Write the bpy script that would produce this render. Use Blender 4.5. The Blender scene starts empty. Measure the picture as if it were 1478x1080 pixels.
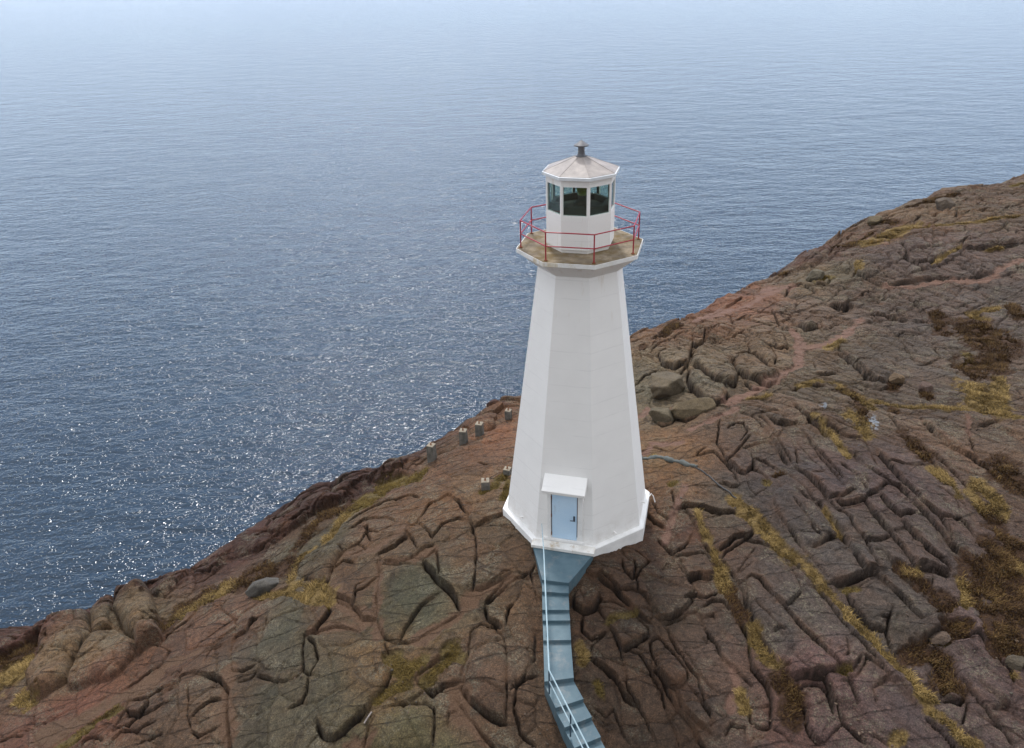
import bpy, bmesh, math, random
import numpy as np
from mathutils import Vector, Matrix, Euler
random.seed(7); RNG = np.random.default_rng(11)
SC = bpy.context.scene
COL = SC.collection
R_ = math.radians

SKY_FRONT = [(0, (.72, .88, 1.0)), (.08, (.30, .44, .76)), (.3, (.22, .33, .52)), (.6, (.56, .64, .76)), (1, (.64, .66, .70))]
SKY_BACK = [(0, (.33, .325, .32)), (1, (.46, .46, .46))]
SKY_SIDE = [(0, (.90, .90, .91)), (1, (.78, .78, .79))]
# ------------------------------------------------------------------ camera, sky, sun, exposure
FPX = 1109.66; PITCH = 0.48996; ROLL = -0.033856; PH = 3.261556      # focal length in px of a 1478 px wide frame
CAM = np.array([-2.458, -25.027, 19.720])
cam = bpy.data.cameras.new('camera'); cam_o = bpy.data.objects.new('camera', cam); COL.objects.link(cam_o)
cam.sensor_width = 36.0; cam.lens = FPX / 1478 * 36.0; cam.clip_start = 0.5; cam.clip_end = 90000
_r = Vector((1, 0, 0)); _u = Vector((0, math.sin(PITCH), math.cos(PITCH))); _b = Vector((0, -math.cos(PITCH), math.sin(PITCH)))
_c, _s = math.cos(ROLL), math.sin(ROLL)
_r2 = _r * _c + _u * _s; _u2 = -_r * _s + _u * _c
cam_o.matrix_world = Matrix(((_r2.x, _u2.x, _b.x, CAM[0]), (_r2.y, _u2.y, _b.y, CAM[1]), (_r2.z, _u2.z, _b.z, CAM[2]), (0, 0, 0, 1)))
SC.camera = cam_o

SUN_EL = R_(55); SUN_AZ = R_(10)          # azimuth: degrees left of +Y
sdir = Vector((-math.sin(SUN_AZ) * math.cos(SUN_EL), math.cos(SUN_AZ) * math.cos(SUN_EL), math.sin(SUN_EL)))
w = bpy.data.worlds.new('World'); SC.world = w; w.use_nodes = True
nt = w.node_tree; nt.nodes.clear()
sky = nt.nodes.new('ShaderNodeTexSky'); sky.sky_type = 'NISHITA'; sky.sun_disc = False
sky.sun_elevation = SUN_EL; sky.sun_rotation = -SUN_AZ
sky.altitude = 60; sky.air_density = 1.0; sky.dust_density = 0.4; sky.ozone_density = 1.0
bg = nt.nodes.new('ShaderNodeBackground'); bg.inputs['Strength'].default_value = 0.12
out = nt.nodes.new('ShaderNodeOutputWorld')
# thin high cloud: milky overhead and behind, bluer and dimmer low over the open sea ahead
def wn(t, **k):
    q = nt.nodes.new(t)
    for a_, v in k.items(): setattr(q, a_, v)
    return q
tc_ = wn('ShaderNodeTexCoord'); sp_ = wn('ShaderNodeSeparateXYZ'); nt.links.new(tc_.outputs['Generated'], sp_.inputs[0])
def wramp(src, stops):
    r = wn('ShaderNodeValToRGB'); nt.links.new(src, r.inputs[0]); e = r.color_ramp.elements; r.color_ramp.interpolation = 'EASE'
    e[0].position, e[0].color = stops[0][0], (*stops[0][1], 1); e[1].position, e[1].color = stops[-1][0], (*stops[-1][1], 1)
    for p_, c_ in stops[1:-1]:
        x_ = e.new(p_); x_.color = (*c_, 1)
    return r.outputs[0]
def wmix(f, a_, b_, mode='MIX'):
    q = wn('ShaderNodeMix', data_type='RGBA', blend_type=mode)
    for v, s_ in ((f, q.inputs[0]), (a_, q.inputs[6]), (b_, q.inputs[7])):
        if hasattr(v, 'is_linked'): nt.links.new(v, s_)
        elif isinstance(v, (int, float)): s_.default_value = v
        else: s_.default_value = (*v, 1)
    return q.outputs[2]
front = wramp(sp_.outputs[2], SKY_FRONT)
back = wramp(sp_.outputs[2], SKY_BACK)
ym = wn('ShaderNodeMath', operation='MULTIPLY_ADD'); nt.links.new(sp_.outputs[1], ym.inputs[0]); ym.inputs[1].default_value = .5; ym.inputs[2].default_value = .5
side = wramp(sp_.outputs[2], SKY_SIDE); aside = wramp(ym.outputs[0], [(.24, (0, 0, 0)), (.5, (1, 1, 1))])
ahead = wramp(ym.outputs[0], [(.70, (0, 0, 0)), (.86, (1, 1, 1))])
cl_ = wn('ShaderNodeTexNoise'); cl_.inputs['Scale'].default_value = 2.2; cl_.inputs['Detail'].default_value = 5; nt.links.new(tc_.outputs['Generated'], cl_.inputs['Vector'])
cloud = wramp(cl_.outputs[0], [(.3, (.84, .86, .9)), (.7, (1.0, 1.0, 1.0))])
veil = wmix(1.0, wmix(1.0, wmix(ahead, wmix(aside, back, side), front), cloud, 'MULTIPLY'), (10, 10, 10), 'MULTIPLY')
nt.links.new(wmix(.88, sky.outputs[0], veil), bg.inputs[0]); nt.links.new(bg.outputs[0], out.inputs[0])
sl = bpy.data.lights.new('sun', 'SUN'); sl.energy = 1.45; sl.angle = R_(7); sl.color = (1.0, 0.97, 0.93)
so = bpy.data.objects.new('sun', sl); COL.objects.link(so); so.rotation_euler = sdir.to_track_quat('Z', 'Y').to_euler()
SC.view_settings.view_transform = 'Standard'; SC.view_settings.look = 'None'
SC.view_settings.exposure = 0.85; SC.view_settings.gamma = 1
SC.render.engine = 'CYCLES'
SC.cycles.use_denoising = True; SC.cycles.max_bounces = 6; SC.cycles.volume_bounces = 0
SC.cycles.sample_clamp_indirect = 6

# ------------------------------------------------------------------ photograph px -> world
def ray(px, py):
    x = (px - 739) / FPX; y = (540 - py) / FPX
    cr, sr = math.cos(ROLL), math.sin(ROLL)
    X = cr * x - sr * y; Y = sr * x + cr * y
    cp, sp = math.cos(PITCH), math.sin(PITCH)
    return np.array([X, cp + Y * sp, -sp + Y * cp])
def on_z(px, py, z):
    d = ray(px, py); t = (z - CAM[2]) / d[2]; return CAM + d * t

# ------------------------------------------------------------------ material helpers
def lin(c):
    c = np.asarray(c, float) / 255.0
    return np.where(c <= 0.04045, c / 12.92, ((c + 0.055) / 1.055) ** 2.4)
def newmat(name):
    m = bpy.data.materials.new(name); m.use_nodes = True
    n = m.node_tree; b = n.nodes['Principled BSDF']
    return m, n, b
def noise(n, scale, detail=4, rough=0.5, vec=None, dist=0.0):
    t = n.nodes.new('ShaderNodeTexNoise'); t.inputs['Scale'].default_value = scale; t.inputs['Detail'].default_value = detail
    t.inputs['Roughness'].default_value = rough; t.inputs['Distortion'].default_value = dist
    if vec is not None: n.links.new(vec, t.inputs['Vector'])
    return t
def ramp(n, fac, stops):
    r = n.nodes.new('ShaderNodeValToRGB'); n.links.new(fac, r.inputs[0])
    e = r.color_ramp.elements
    e[0].position, e[0].color = stops[0][0], (*stops[0][1], 1)
    e[1].position, e[1].color = stops[-1][0], (*stops[-1][1], 1)
    for p, c in stops[1:-1]:
        x = e.new(p); x.color = (*c, 1)
    return r
def mix(n, fac, a, b, mode='MIX'):
    m = n.nodes.new('ShaderNodeMix'); m.data_type = 'RGBA'; m.blend_type = mode
    for v, s in ((fac, m.inputs[0]), (a, m.inputs[6]), (b, m.inputs[7])):
        if hasattr(v, 'links') or hasattr(v, 'is_linked'): n.links.new(v, s)
        elif isinstance(v, (int, float)): s.default_value = v
        else: s.default_value = (*v, 1)
    return m.outputs[2]
def bump(n, b, height, strength, dist, prev=None):
    k = n.nodes.new('ShaderNodeBump'); k.inputs['Strength'].default_value = strength; k.inputs['Distance'].default_value = dist
    n.links.new(height, k.inputs['Height'])
    if prev is not None: n.links.new(prev, k.inputs['Normal'])
    if b is not None: n.links.new(k.outputs[0], b.inputs['Normal'])
    return k.outputs[0]
def geo_pos(n):
    return n.nodes.new('ShaderNodeNewGeometry').outputs['Position']

def mat_worn(name, col, col2, scale=3.0, rough=0.7, bscale=60, bstr=0.3, stain=None, sscale=1.5, slo=0.6, shi=0.75):
    m, n, b = newmat(name)
    p = geo_pos(n)
    t = noise(n, scale, 6, 0.6, p)
    c = ramp(n, t.outputs[0], [(0.35, col), (0.65, col2)]).outputs[0]
    if stain is not None:
        mp = n.nodes.new('ShaderNodeMapping'); mp.inputs['Scale'].default_value = (1, 1, 0.3); n.links.new(p, mp.inputs[0])
        s = noise(n, sscale, 8, 0.7, mp.outputs[0])
        f = ramp(n, s.outputs[0], [(slo, (0, 0, 0)), (shi, (1, 1, 1))]).outputs[0]
        c = mix(n, f, c, stain)
    n.links.new(c, b.inputs['Base Color']); b.inputs['Roughness'].default_value = rough
    t2 = noise(n, bscale, 4, 0.6, p); bump(n, b, t2.outputs[0], bstr, 0.01)
    return m

# ------------------------------------------------------------------ object helpers
def link(o, parent=None):
    COL.objects.link(o)
    if parent is not None: o.parent = parent
    return o
def tag(o, label=None, cat=None, group=None, kind=None):
    if label: o['label'] = label
    if cat: o['category'] = cat
    if group: o['group'] = group
    if kind: o['kind'] = kind
    return o
def empty(name, loc=(0, 0, 0)):
    o = bpy.data.objects.new(name, None); o.location = loc; o.empty_display_size = 0.3
    return link(o)
def obj(name, bm, mat, parent=None, smooth=False, bevel=0.0):
    me = bpy.data.meshes.new(name)
    bmesh.ops.recalc_face_normals(bm, faces=bm.faces)
    if smooth:
        for f in bm.faces: f.smooth = True
    bm.to_mesh(me); bm.free(); me.materials.append(mat)
    o = link(bpy.data.objects.new(name, me), parent)
    if bevel:
        md = o.modifiers.new('bevel', 'BEVEL'); md.width = bevel; md.segments = 2; md.limit_method = 'ANGLE'; md.angle_limit = R_(25)
    return o
def hull(bm, bot, top):
    """closed prism between two matching rings of points"""
    a = [bm.verts.new(p) for p in bot]; b = [bm.verts.new(p) for p in top]; n = len(a)
    bm.faces.new(a[::-1]); bm.faces.new(b)
    for i in range(n): bm.faces.new((a[i], a[(i + 1) % n], b[(i + 1) % n], b[i]))
def octa(R, z, a0=PH, n=8): return [(R * math.cos(a0 + k * 2 * math.pi / n), R * math.sin(a0 + k * 2 * math.pi / n), z) for k in range(n)]
def rings(bm, rr, cap=(True, True)):
    vs = [[bm.verts.new(p) for p in r] for r in rr]; n = len(vs[0])
    for i in range(len(vs) - 1):
        for k in range(n): bm.faces.new((vs[i][k], vs[i][(k + 1) % n], vs[i + 1][(k + 1) % n], vs[i + 1][k]))
    if cap[0]: bm.faces.new(vs[0][::-1])
    if cap[1]: bm.faces.new(vs[-1])
def tube(bm, pts, r, n=10, cap=True):
    P = [Vector(p) for p in pts]; vs = []
    for i, p in enumerate(P):
        t = (P[min(i + 1, len(P) - 1)] - P[max(i - 1, 0)]).normalized()
        a = t.cross(Vector((0, 0, 1)) if abs(t.z) < .9 else Vector((1, 0, 0))).normalized(); b = t.cross(a)
        rr = r[i] if isinstance(r, (list, tuple)) else r
        vs.append([bm.verts.new(p + a * math.cos(2 * math.pi * k / n) * rr + b * math.sin(2 * math.pi * k / n) * rr) for k in range(n)])
    for i in range(len(vs) - 1):
        for k in range(n): bm.faces.new((vs[i][k], vs[i][(k + 1) % n], vs[i + 1][(k + 1) % n], vs[i + 1][k]))
    if cap: bm.faces.new(vs[0][::-1]); bm.faces.new(vs[-1])
def boxl(bm, o, ax, ay, az, x0, x1, y0, y1, z0, z1):
    """box in a local frame"""
    o, ax, ay, az = map(Vector, (o, ax, ay, az))
    f = lambda x, y, z: o + ax * x + ay * y + az * z
    hull(bm, [f(x0, y0, z0), f(x1, y0, z0), f(x1, y1, z0), f(x0, y1, z0)], [f(x0, y0, z1), f(x1, y0, z1), f(x1, y1, z1), f(x0, y1, z1)])

# ------------------------------------------------------------------ numpy noise
def _hash(ix, iy, seed):
    h = (ix.astype(np.int64) * 374761393 + iy.astype(np.int64) * 668265263 + seed * 1442695041) & 0xffffffff
    h = ((h ^ (h >> 13)) * 1274126177) & 0xffffffff
    return ((h ^ (h >> 16)) & 0xffffff).astype(np.float32) / 0xffffff
def vnoise(x, y, seed=0):
    ix = np.floor(x); iy = np.floor(y); fx = (x - ix).astype(np.float32); fy = (y - iy).astype(np.float32)
    fx = fx * fx * fx * (fx * (fx * 6 - 15) + 10); fy = fy * fy * fy * (fy * (fy * 6 - 15) + 10)
    a = _hash(ix, iy, seed); b = _hash(ix + 1, iy, seed); c = _hash(ix, iy + 1, seed); d = _hash(ix + 1, iy + 1, seed)
    return (a * (1 - fx) + b * fx) * (1 - fy) + (c * (1 - fx) + d * fx) * fy - 0.5
def fbm(x, y, oct=4, seed=0, gain=0.5):
    s = 0; a = 1
    for i in range(oct):
        ang = 0.6 * i; ca, sa = math.cos(ang), math.sin(ang)
        s = s + a * vnoise((x * ca - y * sa) * 2 ** i, (x * sa + y * ca) * 2 ** i, seed + i * 17); a *= gain
    return s
def worley(x, y, seed=0, jit=0.9):
    """F1, F2 and the id of the nearest cell"""
    ix = np.floor(x); iy = np.floor(y)
    f1 = np.full(x.shape, 9., np.float32); f2 = f1.copy(); cid = np.zeros(x.shape, np.float32); ox = cid.copy(); oy = cid.copy()
    for dx in (-1, 0, 1):
        for dy in (-1, 0, 1):
            cx = ix + dx; cy = iy + dy
            px = cx + .5 + jit * (_hash(cx, cy, seed) - .5); py = cy + .5 + jit * (_hash(cx, cy, seed + 5) - .5)
            d = np.sqrt((px - x) ** 2 + (py - y) ** 2).astype(np.float32)
            near = d < f1
            f2 = np.where(near, f1, np.minimum(f2, d)); cid = np.where(near, _hash(cx, cy, seed + 9), cid); ox = np.where(near, x - px, ox); oy = np.where(near, y - py, oy); f1 = np.where(near, d, f1)
    return f1, f2, cid, ox, oy

# ------------------------------------------------------------------ tuning
ROCK_GAIN = .69
SEA_COL = (.010, .025, .046, 1); SEA_ROUGH = .045; SEA_B = (.7, .33, .185, .10)
HAZE = 0.00008
# ------------------------------------------------------------------ joints of the bedrock: traced outlines, each laid on the real terrain
# per tile: origin in the photograph, enlargement, then strokes "strength x,y x,y ..."
TILES = [
(0, 810, 4, """
2 940,470 960,430 1080,350 1160,250 1240,230 1320,180 1390,175
2 740,720 860,640 930,600 980,520 930,500 870,490
1 740,790 860,750 1000,650 1110,570 1190,530 1340,460
2 730,850 740,800 850,790 920,740 1040,700 1040,660 1100,640 1200,655
3 730,850 750,900 805,905 850,850 855,800
2 730,850 700,900 660,990
2 660,990 750,960 800,900 890,870 960,820
3 1160,650 1270,680 1320,750 1310,850 1320,960 1330,1079
2 1080,700 1090,800 1080,880 1110,980 1150,1010 1250,960
2 1100,900 1150,850 1220,800 1280,790
3 1340,480 1360,430 1420,400 1450,350 1478,340
2 1340,480 1330,560 1340,640 1400,650 1478,600
1 1000,620 1100,520 1200,440 1360,340
1 1170,600 1230,500 1340,460
2 1380,700 1440,680 1478,640
1 560,1010 640,960 740,900
2 470,1079 490,1030 560,1020 600,1050
2 640,1060 700,1000 800,980 900,930
2 800,1070 880,1020 940,1000
2 0,1040 60,1020 130,1010
1 0,430 90,395 180,430 240,450
2 230,440 380,340 560,210 680,180
2 810,130 930,75 985,95 880,130
2 985,95 1100,40 1230,40
2 990,150 1090,100 1210,85 1260,45
1 960,190 990,120
1 1040,180 1180,120 1240,80
"""),
(370, 810, 4, """
2 1260,0 1270,60 1250,190
3 960,0 1010,70 1060,130 1130,190 1180,290
2 1060,180 960,250 900,330 850,410 830,480
2 700,0 710,80 690,200 700,350 740,450 810,490
2 810,490 920,470 1060,380 1180,310
1 570,270 575,150 640,100
3 430,180 530,240 620,330 690,340
2 280,440 360,410 460,380 570,400
3 280,440 270,520 270,640 230,670
2 270,640 310,680 360,600 340,490 290,450
3 400,250 430,290 400,330 330,420 280,430
1 280,320 290,240
2 0,660 80,670 160,690 250,650
1 60,380 150,370
2 20,480 50,400 60,330
2 300,690 290,760 260,820 180,850
2 740,470 770,560 790,640 750,740 680,800 650,850
3 650,850 560,950 450,1050 390,1040 350,940
1 650,850 700,860 780,800 860,720 920,700
2 700,880 800,830 900,815 980,820 1030,860 1030,960 1020,1079
2 700,880 650,960 620,1079
3 920,690 980,750 1020,780 1080,710 1180,700
3 920,690 970,640 1060,570 1140,540
3 1080,510 1130,485
2 1180,700 1190,620 1220,540 1240,420 1300,370 1380,390 1430,460 1450,560 1450,740 1445,940
3 1180,730 1240,820 1320,880 1400,930 1445,940
2 1160,800 1220,900 1300,990 1380,1079
2 1100,960 1110,880 1160,860
3 1320,280 1340,350 1420,410
2 1320,270 1370,200 1440,120 1478,100
2 1440,400 1460,280 1478,260
2 1250,180 1310,180 1400,140 1478,80
"""),
(370, 640, 4, """
2 860,480 930,440 1000,340 1110,290 1150,320 1220,410 1250,480 1270,560 1270,700 1260,860
2 930,440 980,500 1020,560
2 860,490 910,560 940,640
2 1020,560 1040,520 1070,470 1170,430 1220,440
2 1030,620 1050,680 1055,790
2 960,690 1030,620
3 960,690 1020,770 1100,850 1160,910
3 720,640 800,600 860,530 860,480
2 740,680 830,690 920,660 940,635 1020,600
2 720,700 870,700 960,700
1 710,640 720,700 710,800 690,1000
3 1265,480 1330,440 1430,410
2 1260,860 1300,870 1390,810 1478,740
2 500,640 540,600 600,570 640,500 620,470
2 640,460 640,520 660,570
1 560,560 630,610 560,640 500,660
2 530,500 620,430 740,420 800,450
1 640,500 700,520 750,500 790,470
2 520,450 640,380 760,330 900,290 940,310
1 640,410 760,360 870,330 930,320
1 780,400 880,385 940,370
2 230,740 260,690 330,640 420,600 480,600 500,640 440,740 420,810 350,810 270,790
2 200,760 210,680 280,570 370,490 420,470
2 440,740 500,680 560,690
2 420,830 480,920 560,960
2 560,960 570,870 640,820 700,760
2 0,560 100,490 200,440 330,390
2 60,500 100,430 230,380 300,320 360,330
2 160,380 240,300 300,280
2 360,330 430,300 500,240 600,190 740,150 830,130
2 0,630 100,560 200,480 300,410
2 700,190 760,160 820,160
2 230,390 240,350 310,310
2 380,370 450,310 560,300
1 830,130 860,190 900,150 960,100
2 1110,180 1160,165
2 1280,110 1330,130
1 1210,350 1290,340
1 1190,410 1280,390 1340,370
"""),
(820, 810, 4, """
2 180,70 260,150 310,220
2 300,200 370,190 440,230 500,330 470,370
3 90,60 170,90 260,170 310,230 380,300 470,370
2 310,0 330,90 370,150
2 370,150 390,60 380,0
3 30,210 80,160 150,170 190,220 150,280 80,300 30,260 30,210
2 190,240 250,240 340,280 400,340 460,400 460,450
3 460,450 380,510 310,540
2 170,260 220,350 270,450 310,540
2 90,310 150,280
2 85,320 80,400 130,460 220,410
1 120,550 130,490 230,410
3 120,555 200,610 280,680 330,780 400,830
2 280,470 320,600 320,660
2 310,560 340,530 410,545 470,640 540,760 560,870 600,960 640,1060
2 330,660 340,740 400,820 440,900 520,1060
1 260,840 300,940 370,1079
1 150,840 220,890 270,830
1 170,940 260,920
3 500,650 540,700 580,760 620,780 680,720 680,650
2 680,650 600,540 520,450 470,490 480,560 510,640
3 540,700 570,780 640,880 720,980 780,1079
3 620,780 660,880 740,960 820,1010
2 820,1010 830,960 760,820 690,740
2 390,120 400,200 450,250 530,340
3 500,350 590,350 680,290 720,230
3 670,240 740,200 700,120 730,100 850,100
1 640,0 700,120
2 740,210 800,215 860,190
1 540,70 580,40 600,60
2 560,380 640,340 750,285
2 570,400 620,520 680,610 740,680 760,760 800,880 830,940
2 750,285 800,400 850,470 900,570 980,640 1060,720
2 770,430 800,460 810,400
2 770,270 830,225 900,230 960,300
3 960,300 1040,430 1050,540 1060,620 1150,720 1175,810 1170,960
2 1175,820 1090,850 1050,850
1 960,730 950,800 910,920 870,930
3 780,330 840,300 850,325
3 1020,130 1060,100 1110,120 1170,200 1260,295 1340,390 1440,490 1530,595 1620,720 1668,840
3 1260,295 1300,240 1350,180
2 1030,130 1030,250 1080,420 1180,560 1220,660 1300,710
3 1300,710 1370,700 1478,690 1530,890
1 1060,250 1140,330 1200,410 1280,520 1330,630 1390,690
3 1180,440 1220,415 1255,430
2 880,0 950,100 1010,180 1030,300
1 980,100 1050,40 1100,0
2 1310,790 1350,740 1440,720 1478,750
3 1310,790 1360,860 1380,980 1440,1050 1478,1060
3 1340,890 1390,860
2 900,1020 940,960 1030,970 1030,1079
2 1050,850 1060,930 1120,980 1170,960
2 1050,1079 1080,1020 1130,1020
1 1170,960 1250,1000 1290,1060
"""),
(1108, 810, 4, """
1 100,0 170,100 200,185
3 230,700 380,670 470,640 540,560
2 450,450 460,560 430,590
1 400,560 490,460
3 350,145 440,140 560,90 640,60
2 510,0 560,90
2 620,0 650,70
3 640,90 760,200 860,310 900,350
2 690,0 760,80 860,180 960,260 1000,310 940,330 890,350
3 900,350 1000,330 1050,350 1030,400 900,470
2 730,260 690,360 680,430 720,540 800,500 900,470
3 450,190 500,280 600,390 680,410
3 660,330 720,320
1 450,190 560,130 640,90
3 860,40 950,60 1050,85
2 830,0 880,60
2 1010,0 1060,70
1 950,80 950,160 1000,230 1060,290 1090,200
3 1110,440 1220,420 1300,520 1400,610 1420,680
2 1010,500 1110,440
2 1010,500 1030,620 1140,700 1210,800 1290,910 1330,950
3 1290,865 1400,820
1 1220,700 1290,760
1 1240,720 1330,800
3 1300,930 1360,1000 1410,1079
2 1120,940 1140,870 1150,810
3 1140,780 1100,840 1020,800 1040,740
3 910,590 950,700 1010,790 970,680 920,590
2 830,620 880,660 920,690
2 410,740 500,690 570,560 640,600 690,640
2 300,730 390,850 430,940 560,1060
2 600,740 620,830
2 600,740 690,670 780,700 870,830
2 600,1010 650,1030 700,1060
2 920,900 1000,970 1100,1079
2 1420,590 1478,620
2 1420,680 1478,720
2 1400,920 1450,910
2 430,940 380,1000 330,1060
"""),
(1108, 600, 4, """
2 160,300 240,360 330,460 390,540
3 230,350 360,480 430,470 500,430
2 100,100 160,200 170,280
3 60,60 120,50 170,30
2 90,80 60,150 20,130
2 0,120 70,200 120,280
2 160,40 240,130 300,200 380,290 430,350 490,420
2 230,120 330,260 400,340 450,420
1 150,130 230,220 310,310 380,390
2 250,350 330,320
1 260,240 300,230
1 0,260 70,310
1 130,340 200,400 280,490
2 0,0 40,65 120,45
2 380,540 450,570 520,690 560,740 620,860 650,910
3 390,490 430,520 550,480 570,470
1 410,560 470,530 560,500
3 420,690 480,780 530,870 560,940
3 300,500 360,590 420,690
3 240,780 330,730 400,690
2 150,490 220,580 270,680 300,720
1 150,410 260,490 300,530
2 20,460 60,580 130,680 200,780 330,940 400,990
3 400,990 480,970 560,940 650,910
1 370,750 420,840
1 390,920 450,950
3 560,740 630,740 700,700
3 560,480 620,570 680,650 740,730 820,840 860,900
2 600,800 660,800 740,900 830,990
3 570,460 640,430 690,390
2 430,270 500,340 580,440
2 480,200 560,290 660,370 730,390
1 540,330 580,400
2 540,110 600,230 640,300 700,370
3 650,450 710,540 770,580 850,555
3 690,390 760,400 830,480 900,560 960,640 1030,720 1120,810 1220,920
3 770,580 800,640 870,720 940,800 1000,850 1050,900
2 720,670 790,640
3 860,880 950,880 1040,915
1 850,560 920,580 970,660 1000,740 980,800
3 620,180 690,270 740,340 830,440 900,520 1000,610 1040,700
2 700,270 800,290 910,285
2 700,0 770,90 880,200 970,300 1040,400
3 1000,610 1060,610 1110,600
2 1110,600 1180,680 1240,760
2 1040,640 1060,740 1140,820 1220,900
1 880,360 1000,430 1080,480 1110,560
3 880,30 970,120 1060,190 1160,240 1280,310
2 950,230 1050,310 1140,400 1220,500
2 1160,0 1160,100 1180,220 1230,290
3 1220,50 1300,30 1340,10
1 1080,480 1160,550 1200,640 1270,720
2 240,0 330,60 430,110 560,130
2 430,170 540,270
"""),
(900, 600, 4, """
2 150,0 220,70 280,50 300,10
3 300,20 360,30 430,0
2 560,0 540,150 600,260 660,200 730,120
2 600,80 640,45 690,50 720,90 680,150
3 600,260 660,330 700,350 750,290 745,220 690,180
2 430,220 520,200 600,270 660,370 660,410
3 560,380 620,420 670,410
2 690,190 760,160 830,150 880,180 940,270
2 750,230 830,260 910,320
2 740,310 770,300 830,360 830,400
1 700,350 720,420 760,470 820,430
2 770,0 840,70 900,170 970,270
1 340,420 420,400 540,400 600,460 660,560
3 300,540 360,510 460,520 560,570 650,570
2 660,560 720,620 750,680
3 750,680 720,710 640,710 600,760 560,790
1 430,610 480,580 560,570
2 360,520 400,600 460,740 530,850 560,930 620,1010
2 290,810 350,770 400,680
2 290,820 400,810 470,800
1 470,790 520,880 530,930
3 370,960 440,930 530,930
1 310,860 370,960 400,1040
2 70,780 150,850 100,900 70,960 80,1030
1 220,900 250,860 290,880
2 200,710 290,810
2 560,850 590,800 640,760 700,720 800,750 900,790 970,850 1050,930 1170,1060 1300,1230 1450,1400 1600,1570 1692,1660
1 650,940 690,870 760,770
2 270,600 330,540
2 160,480 200,560 250,600 300,560 280,440
1 110,280 160,270 200,260
1 110,180 180,185 260,200
2 420,220 450,200 480,180
3 120,550 200,620 240,640
"""),
(900, 420, 4, """
2 50,280 120,250 180,240 190,280 140,370
2 140,380 200,310 300,260 400,235
2 400,235 480,210 560,190 640,210
3 400,240 400,320 460,300 470,240
2 60,550 120,490 200,460
2 50,380 100,370 170,390 220,430
3 200,370 250,340 330,330 395,330
3 200,370 230,440 300,470 370,430 395,330
3 330,490 370,430 380,470
2 390,410 400,350 480,310 570,340 640,420 660,500
3 660,500 640,550 580,550
3 380,440 450,480 520,530 590,555
3 380,470 370,530 420,590 520,660 580,640 610,600 580,560
1 490,310 560,370 640,430
2 620,340 670,300 710,310 730,360 650,370 620,350
3 640,400 700,365 760,370 830,440 900,490 880,530
3 880,530 830,560 720,520 660,470
2 710,300 780,300 850,340 885,400 870,440
2 760,370 840,440
3 700,520 740,570 790,570
2 620,260 680,230 740,290
2 710,210 760,270 820,250 880,250
2 770,280 850,260 920,270 950,330 880,340 800,320
1 850,260 880,340
2 640,170 700,140 740,170 830,190 890,190
2 850,100 890,170 930,230 1000,230
2 880,130 960,140 1020,130
1 880,100 960,90 1100,40
3 980,170 1060,120 1120,190 1130,220 1050,235 980,180
2 1140,150 1150,210 1230,200 1270,170
1 1050,120 1180,120 1250,150
3 1180,60 1260,30 1320,70 1270,110 1190,80
3 980,580 1060,550 1160,550
3 1100,490 1180,495 1220,480
1 1100,400 1110,470
1 1100,370 1200,430 1260,480
2 1240,310 1300,390 1360,440 1400,490 1478,530
3 1400,540 1478,560
2 970,650 1040,710 1110,750 1180,800 1280,850
3 1110,750 1150,775 1190,810
3 590,80 640,55 680,30
1 740,720 820,700 920,690 980,660
2 740,720 800,790 850,860 890,930
2 820,730 880,780 980,760
"""),
(1108, 240, 4, """
1 70,790 200,760 290,740
4 690,680 760,675 880,660 940,650 1100,650 1220,640 1290,620
3 520,620 620,670 700,690
1 530,600 600,560 660,610 740,660
2 650,490 720,550 820,640
2 740,500 840,560 900,610
3 780,440 810,540 870,575 940,560 1000,530 1110,480
2 860,390 960,470 1010,520
2 920,385 1020,440 1080,480
1 840,450 940,510
2 1000,390 1090,460 1170,410
4 1100,470 1160,480 1240,470 1340,455 1470,430
2 980,560 1080,640
2 1050,520 1130,590 1210,645
2 1110,490 1190,570 1270,610
2 1160,490 1270,590
2 1150,400 1250,460
2 1230,370 1340,450
2 1300,350 1430,430
2 1340,320 1400,360 1478,380
1 900,385 1050,370 1180,350 1300,330
2 580,710 690,800 820,900 900,910 940,890
2 740,710 860,800 950,860
1 810,690 900,760
2 950,700 1080,790 1170,830
3 600,860 700,870 800,900
1 580,810 620,870 720,960 860,1070
2 730,990 790,960 860,970
1 830,910 960,1010 1060,1079
1 1000,670 1150,770 1220,800
2 490,770 560,710 640,710
3 340,780 400,750 480,780 440,820 360,800
3 100,750 130,690 200,680 270,720 280,740 210,750 180,710
3 240,650 300,640 340,690 280,695 240,660
2 340,700 360,650 460,690
2 400,580 440,545 530,560 500,620
1 450,550 520,620
2 170,580 230,520 310,460 380,460 360,500 250,570
2 380,460 360,510 440,480 520,440
2 630,320 650,290 740,260 850,240
3 840,330 880,300 980,320 940,350
3 1040,280 1060,250 1100,270 1080,300
2 960,300 1030,240 1090,230
2 1090,210 1150,180 1250,190 1200,230
3 920,290 940,260 970,260
2 1170,160 1200,145 1230,160
2 1270,120 1340,150
1 1300,90 1400,100
2 1220,270 1280,250 1330,290
2 1340,260 1400,230
"""),
(1108, 430, 4, """
1 590,50 620,110 720,200 870,380
2 830,170 960,280 1000,340 940,370 870,380
1 560,180 680,280 740,340 870,470
3 410,300 500,400 580,470 680,500 720,500
3 590,510 660,530 740,520
1 640,310 740,400 840,480
2 500,390 560,350
2 520,250 560,270 620,280
1 880,460 900,430 960,450
1 610,550 680,600 830,600
3 230,690 310,740 350,790
1 1350,440 1478,560
1 1330,330 1478,430
3 1210,90 1310,140
3 1370,260 1420,270 1478,250
2 1360,570 1400,650
2 1380,180 1400,260
2 1200,250 1250,330
"""),
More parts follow.
